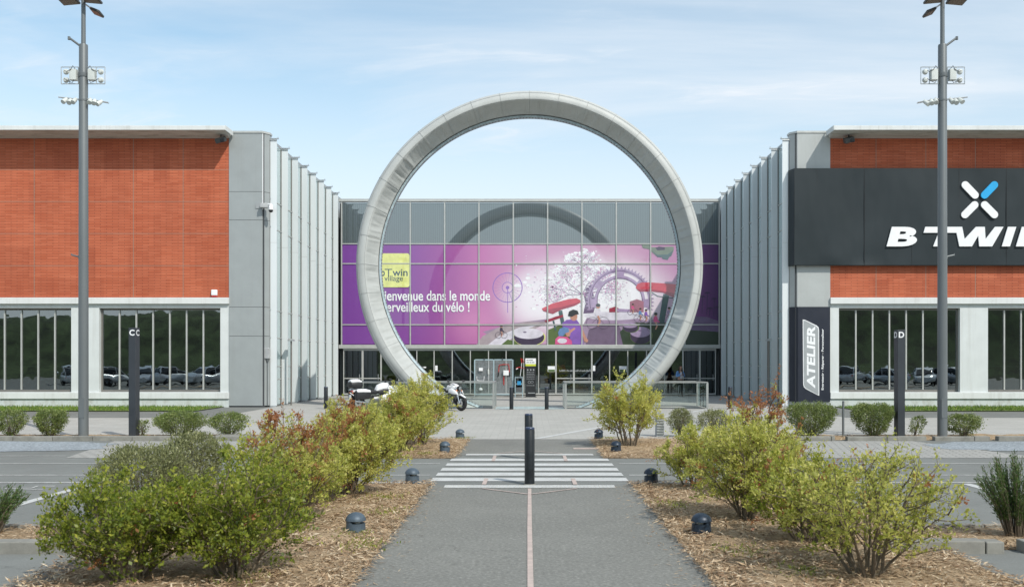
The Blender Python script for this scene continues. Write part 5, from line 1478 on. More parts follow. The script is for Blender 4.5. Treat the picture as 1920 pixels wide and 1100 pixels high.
def touring(loc, rz):
    root = thing('touring_motorcycle', 'white touring motorcycle with black top case and panniers parked by the balustrade', 'motorcycle', loc, rz, 'motorcycles parked before the ring')
    wheel(root, -.78, .32, .17); wheel(root, .86, .31, .12)
    q = MB(); q.sect([(-.75, 0, .86, .10, .06), (-.55, 0, .82, .17, .09), (-.3, 0, .76, .17, .10), (0, 0, .74, .15, .09), (.12, 0, .80, .12, .08)], 18, 2.8); q.build('seat', M['black'], root, local=True, smooth=True)
    q = MB(); q.sect([(-.02, 0, .80, .10, .08), (.08, 0, .90, .17, .15), (.30, 0, .96, .21, .17), (.50, 0, .96, .20, .16), (.64, 0, .92, .14, .12)], 20, 2.3); q.build('tank', M['moto_white'], root, local=True, smooth=True)
    q = MB(); q.sect([(.44, 0, .74, .20, .20), (.56, 0, .76, .29, .25), (.74, 0, .80, .31, .24), (.92, 0, .84, .25, .19), (1.06, 0, .85, .15, .12), (1.12, 0, .85, .07, .07)], 22, 2.4); q.build('fairing', M['moto_white'], root, local=True, smooth=True)
    q = MB()
    for s in (-1, 1): q.sect([(.10, s*.27, .48, .03, .10), (.30, s*.28, .50, .06, .18), (.55, s*.29, .52, .06, .20), (.72, s*.27, .50, .03, .12)], 14, 2.4)
    q.build('lower_fairing', M['moto_white'], root, local=True, smooth=True)
    q = MB(); q.sect([(-.15, 0, .44, .20, .16), (.1, 0, .44, .24, .20), (.45, 0, .46, .24, .22), (.6, 0, .5, .16, .16)], 14, 3); q.build('engine', M['engine'], root, local=True, smooth=True)
    q = MB()
    rows = []
    for t in range(7):
        a = t/6; ww = .21-.07*a
        rows.append([(1.0-.30*a - .05*abs(k)/3, ww*k/3, .99+.30*a) for k in range(-3, 4)] + [(1.0-.30*a - .05*abs(k)/3-.008, ww*k/3, .99+.30*a) for k in range(3, -4, -1)])
    q.loft(rows); q.build('windscreen', M['smoke'], root, local=True, smooth=True)
    for s in (-1, 1):
        q = MB(); q.sect([(-1.02, s*.33, .66, .07, .13), (-.98, s*.34, .66, .11, .19), (-.72, s*.35, .67, .125, .21), (-.42, s*.33, .66, .10, .17), (-.36, s*.31, .65, .06, .10)], 16, 4); pn = q.build('pannier', M['black'], root, local=True, smooth=True)
        q = MB(); q.sect([(-.99, s*.345, .80, .09, .05), (-.92, s*.355, .82, .125, .075), (-.60, s*.36, .82, .13, .075), (-.40, s*.34, .79, .09, .05)], 16, 3.2); q.build('pannier_lid', M['moto_white'], pn, local=True, smooth=True)
        mirror(root, .62, s*.34, 1.02, s)
        q = MB(); q.tube([(.75, s*.09, .95), (.86, s*.09, .34)], .028, 10); q.build('fork', M['engine'], root, local=True)
        q = MB(); q.tube([(.1, s*.20, .30), (-.3, s*.24, .30), (-.62, s*.26, .36), (-1.0, s*.27, .42)], [.03, .035, .055, .06], 12); q.build('exhaust', M['chrome'], root, local=True, smooth=True)
    q = MB(); q.sect([(-1.16, 0, 1.06, .17, .09), (-1.12, 0, 1.06, .22, .12), (-.88, 0, 1.06, .25, .135), (-.66, 0, 1.06, .21, .12), (-.62, 0, 1.06, .16, .09)], 18, 4); tc = q.build('top_case', M['black'], root, local=True, smooth=True)
    q = MB(); q.sect([(-1.12, 0, 1.17, .18, .05), (-1.02, 0, 1.20, .23, .075), (-.80, 0, 1.21, .23, .075), (-.66, 0, 1.17, .17, .05)], 18, 3); q.build('top_case_lid', M['moto_white'], tc, local=True, smooth=True)
    q = MB(); q.box(-1.10, -.7, -.12, .12, .90, .925); q.box(-.9, -.8, -.05, .05, .80, .90); q.build('luggage_rack', M['engine'], root, local=True)
    q = MB(); q.sect([(-1.02, 0, .80, .10, .04), (-.96, 0, .81, .13, .06), (-.70, 0, .82, .14, .07)], 12, 3); q.build('tail_unit', M['moto_white'], root, local=True, smooth=True)
    q = MB(); q.box(-1.045, -1.02, -.09, .09, .78, .83); q.build('tail_light', M['red'], root, local=True)
    q = MB(); q.box(-1.12, -1.10, -.10, .10, .52, .66); q.obox((-1.02, 0, .68), (.2, .03, .03), Matrix.Rotation(R(35), 3, 'Y')); q.build('number_plate', M['sign_white'], root, local=True)
    q = MB(); q.box(-1.07, -1.05, .13, .19, .72, .76); q.box(-1.07, -1.05, -.19, -.13, .72, .76); q.build('indicator', M['orange_lens'], root, local=True)
    q = MB(); q.tube([(.42, .38, 1.02), (.50, .26, 1.08), (.56, 0, 1.06), (.50, -.26, 1.08), (.42, -.38, 1.02)], .016, 8); q.build('handlebar', M['black'], root, local=True)
    q = MB(); q.sect([(.56, 0, 1.02, .14, .05), (.66, 0, 1.06, .20, .09), (.80, 0, 1.03, .17, .06)], 14, 3); q.build('instrument_cluster', M['black'], root, local=True, smooth=True)
    q = MB()
    for s in (-1, 1): q.sect([(.05, s*.17, .74, .02, .06), (.25, s*.215, .78, .03, .10), (.46, s*.235, .82, .03, .07)], 12, 2.6)
    q.build('side_panel', M['black'], root, local=True, smooth=True)
    q = MB(); q.sect([(.56, 0, .63, .05, .03), (.86, 0, .66, .075, .04), (1.10, 0, .56, .05, .03)], 12, 2.4); q.build('front_mudguard', M['moto_white'], root, local=True, smooth=True)
    q = MB(); q.cyl((-.05, .18, .25), (-.1, .35, 0.01), .014, n=6); q.build('side_stand', M['black'], root, local=True)
    return root
def naked(loc, rz):
    root = thing('naked_motorcycle', 'white and black naked motorcycle with exposed engine, front wheel towards the plaza', 'motorcycle', loc, rz, 'motorcycles parked before the ring')
    wheel(root, -.70, .315, .16); wheel(root, .74, .31, .12)
    q = MB(); q.sect([(-.74, 0, .96, .06, .04), (-.55, 0, .92, .12, .06), (-.25, 0, .82, .15, .07), (-.02, 0, .80, .12, .06)], 16, 2.8); q.build('seat', M['black'], root, local=True, smooth=True)
    q = MB(); q.sect([(-.90, 0, .98, .05, .03), (-.70, 0, .90, .10, .05), (-.40, 0, .80, .12, .06)], 14, 2.6); q.build('tail_unit', M['moto_white'], root, local=True, smooth=True)
    q = MB(); q.sect([(-.04, 0, .84, .09, .07), (.08, 0, .92, .16, .13), (.30, 0, .97, .20, .14), (.48, 0, .95, .17, .12), (.56, 0, .92, .10, .08)], 20, 2.3); q.build('tank', M['moto_white'], root, local=True, smooth=True)
    q = MB()
    for s in (-1, 1): q.sect([(.22, s*.19, .80, .02, .06), (.42, s*.22, .80, .04, .12), (.62, s*.19, .74, .03, .08), (.70, s*.16, .68, .015, .03)], 12, 2.2)
    q.build('side_cowl', M['moto_white'], root, local=True, smooth=True)
    q = MB(); q.sect([(-.28, 0, .46, .12, .14), (-.05, 0, .48, .20, .20), (.25, 0, .48, .22, .22), (.42, 0, .48, .14, .18)], 14, 3.4)
    for k in range(6): q.box(.05, .38, -.25, .25, .50+k*.03, .512+k*.03)
    q.build('engine', M['engine'], root, local=True)
    q = MB(); q.tube([(.50, .0, .86), (.1, .17, .74), (-.3, .15, .62), (-.2, .13, .40)], .025, 8); q.tube([(.50, .0, .86), (.1, -.17, .74), (-.3, -.15, .62), (-.2, -.13, .40)], .025, 8); q.tube([(-.25, .1, .4), (-.70, .12, .315)], .03, 8); q.build('frame', M['black'], root, local=True)
    for s in (-1, 1):
        q = MB(); q.tube([(.52, s*.10, .98), (.74, s*.10, .31)], [.03, .026], 10); q.build('fork', M['chrome'], root, local=True, smooth=True)
        mirror(root, .42, s*.32, 1.06, s)
        q = MB(); q.box(.58, .61, s*.14-.02, s*.14+.05, .80, .84); q.build('indicator', M['orange_lens'], root, local=True)
    q = MB(); q.tube([(.40, .37, 1.03), (.46, .22, 1.07), (.50, 0, 1.03), (.46, -.22, 1.07), (.40, -.37, 1.03)], .016, 8); q.build('handlebar', M['black'], root, local=True)
    q = MB(); q.sect([(.54, 0, .90, .08, .08), (.64, 0, .90, .11, .11), (.70, 0, .90, .09, .09)], 16, 2.2); hl = q.build('headlight', M['black'], root, local=True, smooth=True)
    q = MB(); q.lathe([(.01, .705), (.08, .701)], (0, 0, .90), 16, 'x'); q.build('lens', M['chrome'], hl, local=True)
    q = MB(); q.tube([(.40, -.12, .45), (.34, -.16, .24), (0, -.18, .20), (-.25, -.2, .24), (-.40, -.22, .34), (-.62, -.24, .44)], [.022, .024, .028, .05, .07, .07], 12); q.build('exhaust', M['chrome'], root, local=True, smooth=True)
    q = MB(); q.sect([(.52, 0, .60, .05, .02), (.74, 0, .65, .07, .03), (.96, 0, .55, .05, .02)], 12, 2.4); q.build('front_mudguard', M['moto_white'], root, local=True, smooth=True)
    q = MB(); q.box(-.93, -.91, -.09, .09, .94, .98); q.build('tail_light', M['red'], root, local=True)
    q = MB(); q.cyl((-.05, .16, .25), (-.1, .32, 0.01), .014, n=6); q.build('side_stand', M['black'], root, local=True)
    return root
touring((-6.25, 40.4, .005), R(33))
naked((-3.32, 40.55, .005), R(-40))

# ================================================================ PEOPLE AND DISPLAY FIGURES
def skin_obj(name, joints, edges, m, parent, sub=2, root_i=0):
    me = bpy.data.meshes.new(name)
    names = list(joints); idx = {k: i for i, k in enumerate(names)}
    me.from_pydata([joints[k][:3] for k in names], [(idx[a], idx[b_]) for a, b_ in edges], [])
    me.materials.append(m)
    ob = bpy.data.objects.new(name, me); COL.objects.link(ob); ob.parent = parent
    sk = ob.modifiers.new('skin', 'SKIN'); sk.use_smooth_shade = True
    for i, k in enumerate(names):
        r = joints[k][3]; r = r if isinstance(r, tuple) else (r, r)
        sv = me.skin_vertices[0].data[i]; sv.radius = r; sv.use_root = (i == root_i)
    s_ = ob.modifiers.new('subsurf', 'SUBSURF'); s_.levels = sub; s_.render_levels = sub
    return ob
wm = thing('person', 'woman with long dark hair and blue cardigan looking at her phone by the doors', 'person', (gx(1275, 56.0), 55.9, .03), R(18))
# local frame: facing -Y, feet at z=0, head bowed to the phone
J = {'pelvis': (0, 0, .93, (.15, .105)), 'waist': (0, .0, 1.08, (.125, .09)), 'chest': (0, .01, 1.28, (.155, .105)), 'neck0': (0, .02, 1.43, (.06, .055)), 'neck1': (0, -.0, 1.49, (.052, .052)), 'head0': (0, -.035, 1.555, (.072, .082)), 'head1': (0, -.03, 1.64, (.082, .095)), 'head2': (0, -.01, 1.705, (.055, .065)),
     'nose': (0, -.135, 1.575, (.012, .016)), 'chin': (0, -.105, 1.525, (.028, .024))}
E_ = [('pelvis', 'waist'), ('waist', 'chest'), ('chest', 'neck0'), ('neck0', 'neck1'), ('neck1', 'head0'), ('head0', 'head1'), ('head1', 'head2'), ('head1', 'nose'), ('head0', 'chin')]
for s, n_ in ((-1, 'r'), (1, 'l')):
    J.update({n_+'sh': (s*.17, .015, 1.385, .052), n_+'el': (s*.245, -.01, 1.125, .040), n_+'wr': (s*.075, -.235, 1.185, .027), n_+'palm': (s*.045, -.285, 1.205, (.032, .018)),
              n_+'hip': (s*.09, .0, .86, .09), n_+'kn': (s*.10, -.03, .48, .056), n_+'an': (s*.10, .015, .09, .038), n_+'toe': (s*.115, -.13, .035, (.042, .028))})
    E_ += [('chest', n_+'sh'), (n_+'sh', n_+'el'), (n_+'el', n_+'wr'), (n_+'wr', n_+'palm'), ('pelvis', n_+'hip'), (n_+'hip', n_+'kn'), (n_+'kn', n_+'an'), (n_+'an', n_+'toe')]
    for f_, (dx, dz, ln) in enumerate(((.026, .018, .062), (.012, .024, .072), (-.004, .024, .068), (-.020, .018, .055))):
        a = n_+'f%d' % f_
        J[a+'0'] = (s*(.045+dx*.9), -.305, 1.215+dz*.6, .009); J[a+'1'] = (s*(.040+dx*.5), -.318-ln*.35, 1.222+dz, .0085); J[a+'2'] = (s*(.018+dx*.3), -.322-ln*.35, 1.235+dz, .0075)
        E_ += [(n_+'palm', a+'0'), (a+'0', a+'1'), (a+'1', a+'2')]
    J[n_+'t0'] = (s*.030, -.272, 1.232, .011); J[n_+'t1'] = (s*.014, -.300, 1.250, .009); E_ += [(n_+'palm', n_+'t0'), (n_+'t0', n_+'t1')]
skin_obj('body', J, E_, M['skin'], wm)
def sub_j(keys, grow, ed): return {k: (*J[k][:3], tuple(q + grow for q in (J[k][3] if isinstance(J[k][3], tuple) else (J[k][3], J[k][3])))) for k in keys}, ed
jj, ee = sub_j(['waist', 'chest', 'rsh', 'lsh', 'rel', 'lel', 'rwr', 'lwr'], .014, [('waist', 'chest'), ('chest', 'rsh'), ('chest', 'lsh'), ('rsh', 'rel'), ('lsh', 'lel'), ('rel', 'rwr'), ('lel', 'lwr')])
skin_obj('cardigan', jj, ee, M['denim'], wm)
q = MB(); q.sect([(-.06, -.105, 1.18, .012, .19), (.06, -.105, 1.18, .012, .19)], 10, 3); q.build('top', M['shirt'], wm, local=True, smooth=True)
jj, ee = sub_j(['pelvis', 'rhip', 'lhip', 'rkn', 'lkn', 'ran', 'lan', 'rtoe', 'ltoe'], .014, [('pelvis', 'rhip'), ('pelvis', 'lhip'), ('rhip', 'rkn'), ('lhip', 'lkn'), ('rkn', 'ran'), ('lkn', 'lan'), ('ran', 'rtoe'), ('lan', 'ltoe')])
skin_obj('trousers', jj, ee, M['dark_cloth'], wm)
hj = {'a': (0, .0, 1.715, (.088, .07)), 'f': (0, -.065, 1.685, (.075, .05)), 'b': (0, .06, 1.60, (.105, .075)), 'c': (0, .075, 1.46, (.11, .055)), 'd': (0, .09, 1.28, (.09, .04)), 'l1': (.085, -.02, 1.62, (.03, .05)), 'l2': (.10, -.04, 1.48, (.028, .035)), 'l3': (.105, -.08, 1.30, (.022, .028)), 'r1': (-.085, -.02, 1.62, (.03, .05)), 'r2': (-.10, -.04, 1.48, (.028, .035)), 'r3': (-.105, -.08, 1.30, (.022, .028))}
skin_obj('hair', hj, [('a', 'f'), ('a', 'b'), ('b', 'c'), ('c', 'd'), ('b', 'l1'), ('l1', 'l2'), ('l2', 'l3'), ('b', 'r1'), ('r1', 'r2'), ('r2', 'r3')], M['hair'], wm)
q = MB()
for s in (-1, 1): q.ellipsoid((s*.032, -.118, 1.60), (.013, .008, .007), 8, 6)
q.build('eyes', M['black'], wm, local=True)
q = MB(); q.obox((0, -.126, 1.548), (.042, .008, .010)); q.build('mouth', pmat('lips', (.40, .13, .12), .5), wm, local=True)
ph = thing('phone', 'phone held in both hands by the woman', 'phone', (gx(1275, 56.0), 55.6, 1.2))
mw = Matrix.Rotation(R(18), 3, 'Z')
q = MB(); c_ = mw @ Vector((0, -.318, 1.245)) + Vector((wm.location.x, wm.location.y, .03)); q.obox(c_, (.07, .012, .14), mw @ Matrix.Rotation(R(-35), 3, 'X')); q.build('case', M['black'], ph, bevel=.005)
q = MB(); rt = mw @ Matrix.Rotation(R(-35), 3, 'X'); q.obox(c_ + rt @ Vector((0, .0075, 0)), (.062, .003, .125), rt); q.build('screen', M['crate_blue'], ph)
# dressed torso dummies behind the glass
for (px, lab) in ((851, 'dressed display dummy with yellow cap behind the glass left of the mesh display'), (1134, 'dressed display dummy with yellow cap behind the glass right of the black stand')):
    D_ = FY + 1.2
    o = thing('display_dummy', lab, 'mannequin', (gx(px, D_), D_, 0), 0, 'display dummies behind the glass')
    x = gx(px, D_)
    q = MB(); q.sect([(x-.30, D_, 1.12, .06, .10), (x-.22, D_, 1.2, .11, .20), (x, D_, 1.17, .15, .30), (x+.22, D_, 1.2, .11, .20), (x+.30, D_, 1.12, .06, .10)], 16, 2.3); q.build('jacket', pmat('teal_jacket', (.03, .20, .22), .7), o, smooth=True)
    q = MB(); q.ellipsoid((x, D_-.01, 1.60), (.09, .11, .12), 14, 10); q.build('head', M['box_pale'], o, smooth=True)
    q = MB(); q.sect([(x-.12, D_-.02, 1.67, .10, .05), (x, D_-.03, 1.70, .15, .09), (x+.12, D_-.02, 1.67, .10, .05)], 14, 2.2); q.build('cap', pmat('yellow_cap', (.55, .47, .05), .6), o, smooth=True)
    q = MB(); q.cyl((x, D_, .05), (x, D_, .9), .03, n=8); q.cyl((x, D_, .03), (x, D_, .05), .22); q.build('stand', M['steel'], o)

# ================================================================ PARKED CARS beside the viewer: the windows mirror them
def make_car(label):
    root = thing('parked_car', label, 'car', (0, 0, 0), 0, 'cars parked either side, mirrored in the windows')
    q = MB(); q.sect([(-2.10, 0, .62, .62, .20), (-2.02, 0, .62, .80, .34), (-1.3, 0, .60, .88, .40), (0, 0, .58, .90, .40), (1.2, 0, .56, .88, .36), (1.85, 0, .52, .78, .27), (2.08, 0, .50, .58, .16)], 22, 4); bd = q.build('body', M['car_paint'], root, local=True, smooth=True)
    q = MB(); q.sect([(-1.95, 0, .98, .66, .06), (-1.6, 0, 1.18, .70, .24), (-.9, 0, 1.23, .70, .29), (-.1, 0, 1.24, .69, .28), (.45, 0, 1.12, .70, .20), (.95, 0, .97, .72, .06)], 22, 3.4); q.build('cabin_glass', M['car_glass'], root, local=True, smooth=True)
    q = MB(); q.sect([(-1.6, 0, 1.42, .60, .02), (-.9, 0, 1.50, .62, .035), (-.1, 0, 1.50, .60, .035), (.35, 0, 1.36, .60, .02)], 16, 3)
    for s in (-1, 1):
        for a, b_ in (((.35, s*.58, 1.36), (.95, s*.70, .96)), ((-.35, s*.63, 1.50), (-.35, s*.715, .98)), ((-1.6, s*.62, 1.42), (-1.95, s*.68, .98))): q.cyl(a, b_, .04, n=8)
    q.build('roof', M['car_paint'], root, local=True, smooth=True)
    for x in (-1.3, 1.3):
        for s in (-1, 1):
            q = MB(); q.torus((x, s*.80, .31), .23, .085, 'y', 26, 8, .9); wh = q.build('wheel', M['tyre'], root, local=True, smooth=True)
            q = MB(); q.lathe([(.03, .03), (.20, .05), (.21, -.05)], (x, s*.84, .31), 20, 'y'); q.build('rim', M['chrome'], wh, local=True)
    for s in (-1, 1):
        q = MB(); q.sect([(1.80, s*.58, .66, .16, .07), (1.96, s*.54, .64, .13, .06), (2.04, s*.48, .62, .06, .04)], 12, 2.6); q.build('headlight', M['chrome'], root, local=True, smooth=True)
        q = MB(); q.box(-2.07, -2.0, s*.50, s*.72, .68, .84); q.build('tail_light', M['red'], root, local=True)
        q = MB(); q.ellipsoid((.62, s*.98, .98), (.08, .10, .07), 10, 8); q.build('mirror', M['car_paint'], root, local=True, smooth=True)
    return root
M['car_paint'] = pmat('car_paint', (.42, .46, .52), .22, metal=.4, var=.03)
M['car_glass'] = pmat('car_glass', (.02, .025, .03), .05, var=.05)
paints = {'silver': (.62, .66, .70), 'blue': (.16, .30, .48), 'white': (.80, .81, .82), 'grey': (.20, .22, .24), 'red': (.30, .03, .03)}
for k, c_ in paints.items(): M['paint_' + k] = pmat('car_paint_' + k, c_, .22, metal=.3, var=.03)
car = make_car('silver car parked out of frame')
cars = [(-24.5, 2.5, 'silver', -90), (-27.4, 2.6, 'blue', 90), (-30.2, 2.4, 'grey', -90), (-33.0, 2.5, 'silver', 90), (-35.9, 2.5, 'white', -90), (-38.8, 2.5, 'blue', -90), (24.6, 2.5, 'silver', 90), (27.5, 2.4, 'blue', -90), (30.5, 2.6, 'silver', -90), (33.4, 2.5, 'grey', 90), (36.2, 2.5, 'silver', 90)]
side = {-1: 'the grassy lot mirrored in the window beside the C totem', 1: 'the lot mirrored in the window behind the D totem'}
for i, (x, y, c_, a) in enumerate(cars):
    o = car if i == 0 else copy_tree(car)
    for ch in [o] + list(o.children_recursive):
        if ch.type == 'MESH':
            for sl in ch.material_slots:
                if sl.material and sl.material.name == 'car_paint': sl.link = 'OBJECT'; sl.material = M['paint_' + c_]
    o.location = (x, y + (-.5, .3, .1, -.2)[i % 4], 0.005); o.rotation_euler.z = R(a + (-28, 22, 35, -15, 18)[i % 5])
    o['label'] = '%s hatchback parked in a row, seen only as a reflection in the %s windows' % (c_, 'left' if x < 0 else 'right')
# ================================================================ PLANTS
def frame_of(d):
    d = d.normalized(); a = d.orthogonal().normalized(); return a, d.cross(a)
def grow_shrub(name, label, cat, x, y, h, rx, ry, seed, leaf='leaf_spring', stems=9, br=6, tw=6, per=16, L=.045, Wd=.024, red=.03, redtop=0.0, base=.16, low=.12, group=None, bark='bark', lean=(0, 0), dark=0.5, rise=.55):
    rd = random.Random(seed); rs = np.random.RandomState(seed)
    root = thing(name, label, cat, (x, y, .03), 0, group)
    wood = MB(); P = []; D = []; T = []; Ls = []
    for i in range(stems):
        az = 2*math.pi*(i + rd.uniform(-.4, .4))/stems
        rad = math.sqrt(rd.uniform(.02, 1))
        hh = h*(1 - .42*rad*rad)*rd.uniform(.82, 1.0)
        p0 = Vector((base*rad*math.cos(az)*rd.uniform(.4, 1), base*rad*math.sin(az), -.04))
        p3 = Vector((rx*rad*math.cos(az)*.80 + lean[0], ry*rad*math.sin(az)*.80 + lean[1], hh))
        p1 = p0 + Vector((rx*rad*math.cos(az)*.12, ry*rad*math.sin(az)*.12, hh*.36)); p2 = p0.lerp(p3, .66) + Vector((rd.uniform(-.06, .06), rd.uniform(-.06, .06), hh*.06))
        pts = []
        for k in range(9):
            t = k/8; q = 1-t
            pts.append(p0*q**3 + p1*3*q*q*t + p2*3*q*t*t + p3*t**3 + Vector((rd.uniform(-1, 1), rd.uniform(-1, 1), 0))*.014)
        r0 = .010 + .006*h*rd.uniform(.7, 1.2)
        wood.tube(pts, [r0*(1-.8*k/8) for k in range(9)], 6)
        isred = rd.random() < redtop
        for _s in range(2):
            if rd.random() < .55:
                kq = 8 if _s == 0 else 6
                sd_ = (pts[8]-pts[6]).normalized()*.7 + Vector((rd.uniform(-.45, .45), rd.uniform(-.45, .45), .75)); sd_.normalize()
                sl_ = h*rd.uniform(.12, .30); e_ = pts[kq] + sd_*sl_
                wood.tube([pts[kq], pts[kq].lerp(e_, .5), e_], [r0*.3, r0*.2, r0*.08], 4)
                n = int(sl_*rd.uniform(70, 150)); tt = rs.uniform(.1, 1.05, n)
                P.append(np.array(pts[kq])[None] + np.outer(tt, np.array(sd_)*sl_) + rs.normal(0, .014, (n, 3)))
                D.append(np.array(sd_)[None]*.8 + rs.normal(0, .6, (n, 3)))
                T.append(rs.uniform(.89, 1, n) if isred else np.clip(rs.normal(dark+.12, .13, n), 0, .85)); Ls.append(L*.85*rs.uniform(.5, 1.3, n))
        for b_ in range(br):
            t = low + (1-low)*(b_ + rd.random())/br
            k = min(7, int(t*8)); s0 = pts[k].lerp(pts[k+1], t*8-k)
            ax = (pts[k+1]-pts[k]).normalized(); a1, a2 = frame_of(ax); ph = rd.uniform(0, 2*math.pi)
            out_ = (a1*math.cos(ph) + a2*math.sin(ph))
            rdir = Vector((s0.x, s0.y, 0)); rdir = rdir.normalized() if rdir.length > .01 else Vector((0, 0, 0))
            d = (ax*rise + out_*.75 + rdir*.35 + Vector((0, 0, .22))).normalized()
            ln = (.24 + .22*rd.random())*(.55 + .45*h)*(1.15-.55*t)*min(1.2, max(.5, rx/.6))
            bp = [s0 + d*ln*q + Vector((0, 0, .05*ln*q*q)) + Vector((rd.uniform(-1, 1), rd.uniform(-1, 1), rd.uniform(-1, 1)))*.012 for q in (0, .35, .7, 1)]
            wood.tube(bp, [r0*.42, r0*.34, r0*.26, r0*.14], 4)
            for w_ in range(tw):
                q = .2 + .8*(w_ + rd.random())/tw; kk = min(2, int(q*3)); b0 = bp[kk].lerp(bp[kk+1], q*3-kk)
                a1, a2 = frame_of(d); ph = rd.uniform(0, 2*math.pi)
                dd = (d*.6 + (a1*math.cos(ph)+a2*math.sin(ph))*.8 + Vector((0, 0, .30))).normalized()
                tl = ln*.42*rd.uniform(.45, 1.4)
                b1 = b0 + dd*tl
                wood.tube([b0, b1], [r0*.16, r0*.07], 3, False)
                n = max(3, int(per*1.95*rd.uniform(.55, 1.35)))
                tt = rs.uniform(.10, 1.12, n)
                pp = np.array(b0)[None] + np.outer(tt, np.array(dd)*tl) + rs.normal(0, .020, (n, 3))
                dv = np.array(dd)[None]*.5 + rs.normal(0, .62, (n, 3)) + np.array([0, 0, .22])
                P.append(pp); D.append(dv)
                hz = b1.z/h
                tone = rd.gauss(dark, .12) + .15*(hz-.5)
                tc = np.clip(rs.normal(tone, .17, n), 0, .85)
                pr = red + (.75 if isred and hz > .72 else 0)
                if rd.random() < pr: tc = rs.uniform(.89, 1.0, n)
                T.append(tc); Ls.append(np.full(n, L*.74)*rs.uniform(.35, 1.65, n))
    wood.build('branches', M[bark], root, smooth=True, local=True)
    P = np.concatenate(P); D = np.concatenate(D); T = np.concatenate(T); Ls = np.concatenate(Ls)
    keep = P[:, 2] > .015
    quad_cloud('foliage', P[keep], D[keep], None, Ls[keep], (Ls*Wd/L)[keep]*rs.uniform(.8, 1.2, keep.sum()), T[keep], M[leaf], root, rs=rs)
    return root
def grow_bush(name, label, x, y, rx, ry, h, seed, n=3600, L=.036, Wd=.019, leaf='leaf_box', flat=.0, group='small bushes along the far kerb', vbase=.28, stems=20, ragged=.14, bark='bark_grey', lean=0.0, cat='bush'):
    rd = random.Random(seed); rs = np.random.RandomState(seed)
    root = thing(name, label, cat, (x, y, .05), 0, group)
    wood = MB()
    def surf(az, el):      # crown radius factor: narrow foot, wide shoulder
        return 1
    P = []; D = []; T = []
    m = int(n*2.1)
    az = rs.uniform(0, 2*np.pi, m); z = rs.beta(1.6, 1.15, m)
    # profile: width as a function of height
    wprof = np.where(z < .55, vbase + (1-vbase)*(z/.55)**.8, np.sqrt(np.clip(1-((z-.55)/.47)**(2.2+flat*4), 0.02, 1)))
    lob = 1 + .11*np.sin(az*3+seed) + .08*np.sin(az*5+z*6+seed*2) + .06*np.sin(z*11+az*2)
    rad = np.power(rs.uniform(0.12, 1, m), .36)*wprof*lob + rs.normal(0, ragged*.5, m)
    # twig clumps: pull the leaves towards clump centres
    px_ = rad*np.cos(az)*rx + lean*z*h; py_ = rad*np.sin(az)*ry; pz_ = z*h*(1+.06*np.sin(az*4+seed))
    P = np.stack([px_, py_, pz_], 1)
    nc = max(60, m//26); ci = rs.randint(0, m, nc); Cn = P[ci]
    as_ = rs.randint(0, nc, m)
    d2 = None
    # nearest of a few random clump centres
    best = as_.copy(); bd = np.linalg.norm(P-Cn[as_], axis=1)
    for _ in range(14):
        c2 = rs.randint(0, nc, m); dd = np.linalg.norm(P-Cn[c2], axis=1); w_ = dd < bd; best[w_] = c2[w_]; bd[w_] = dd[w_]
    P = Cn[best]*.62 + P*.38 + rs.normal(0, .012, (m, 3))
    out_ = P - np.array([0, 0, h*.25]); out_ /= np.linalg.norm(out_, axis=1, keepdims=True)+1e-6
    D = out_*.8 + rs.normal(0, .55, (m, 3)) + np.array([0, 0, .35])
    tone = rs.uniform(.25, .75, nc)[best]
    T = np.clip(tone + rs.normal(0, .16, m), 0, 1)
    for i in range(stems):
        a = rd.uniform(0, 2*math.pi); rr_ = rd.uniform(.1, .95)
        e = Vector((rx*rr_*math.cos(a)*.85 + lean*h*.8, ry*rr_*math.sin(a)*.85, h*rd.uniform(.55, .92)))
        s0 = Vector((rx*.12*math.cos(a), ry*.12*math.sin(a), -.05)); md = s0.lerp(e, .5) + Vector((0, 0, .06*h))
        wood.tube([s0, md, e], [.011, .007, .003], 5)
        for _ in range(3):
            e2 = md.lerp(e, rd.random()) ; wood.tube([e2, e2 + Vector((rd.uniform(-.12, .12), rd.uniform(-.12, .12), rd.uniform(.05, .16)))], [.004, .002], 3, False)
    wood.build('branches', M[bark], root, local=True)
    Ls = rs.uniform(.6, 1.4, m)*L
    quad_cloud('foliage', P, D, None, Ls, Ls*Wd/L, T, M[leaf], root, rs=rs)
    return root
def grow_broom(label, x, y, r, h, seed, stems=70, lean=0):
    rd = random.Random(seed); rs = np.random.RandomState(seed)
    root = thing('broom_shrub', label, 'shrub', (x, y, .03), 0, 'dark broom shrubs at the picture edges')
    wood = MB(); P = []; D = []
    for i in range(stems):
        a = rd.uniform(0, 2*math.pi); q = math.sqrt(rd.random())
        s0 = Vector((r*.25*q*math.cos(a), r*.25*q*math.sin(a), -.03)); e = Vector((r*q*math.cos(a) + lean, r*q*math.sin(a), h*(1-.35*q*q)*rd.uniform(.7, 1.05)))
        md = s0.lerp(e, .5) + Vector((-.1*r*q*math.cos(a), -.1*r*q*math.sin(a), .05))
        pts = [s0, s0.lerp(md, .6), md, md.lerp(e, .55), e]
        wood.tube(pts, [.007, .006, .005, .0035, .002], 4)
        n = 120
        t = rs.uniform(.25, 1, n); k = np.minimum((t*4).astype(int), 3); A = np.array([p[:] for p in pts]); P.append(A[k] + (A[k+1]-A[k])*(t*4-k)[:, None] + rs.normal(0, .012, (n, 3)))
        d = np.array((e-md).normalized()); D.append(d[None] + rs.normal(0, .35, (n, 3)))
    P = np.concatenate(P); D = np.concatenate(D); n = len(P)
    wood.build('branches', M['bark'], root, local=True)
    Ls = rs.uniform(.02, .055, n)
    quad_cloud('foliage', P, D, None, Ls, Ls*.2, rs.rand(n), M['leaf_broom'], root, rs=rs)
    return root
GL = 'yellow-green shrubs along the path'
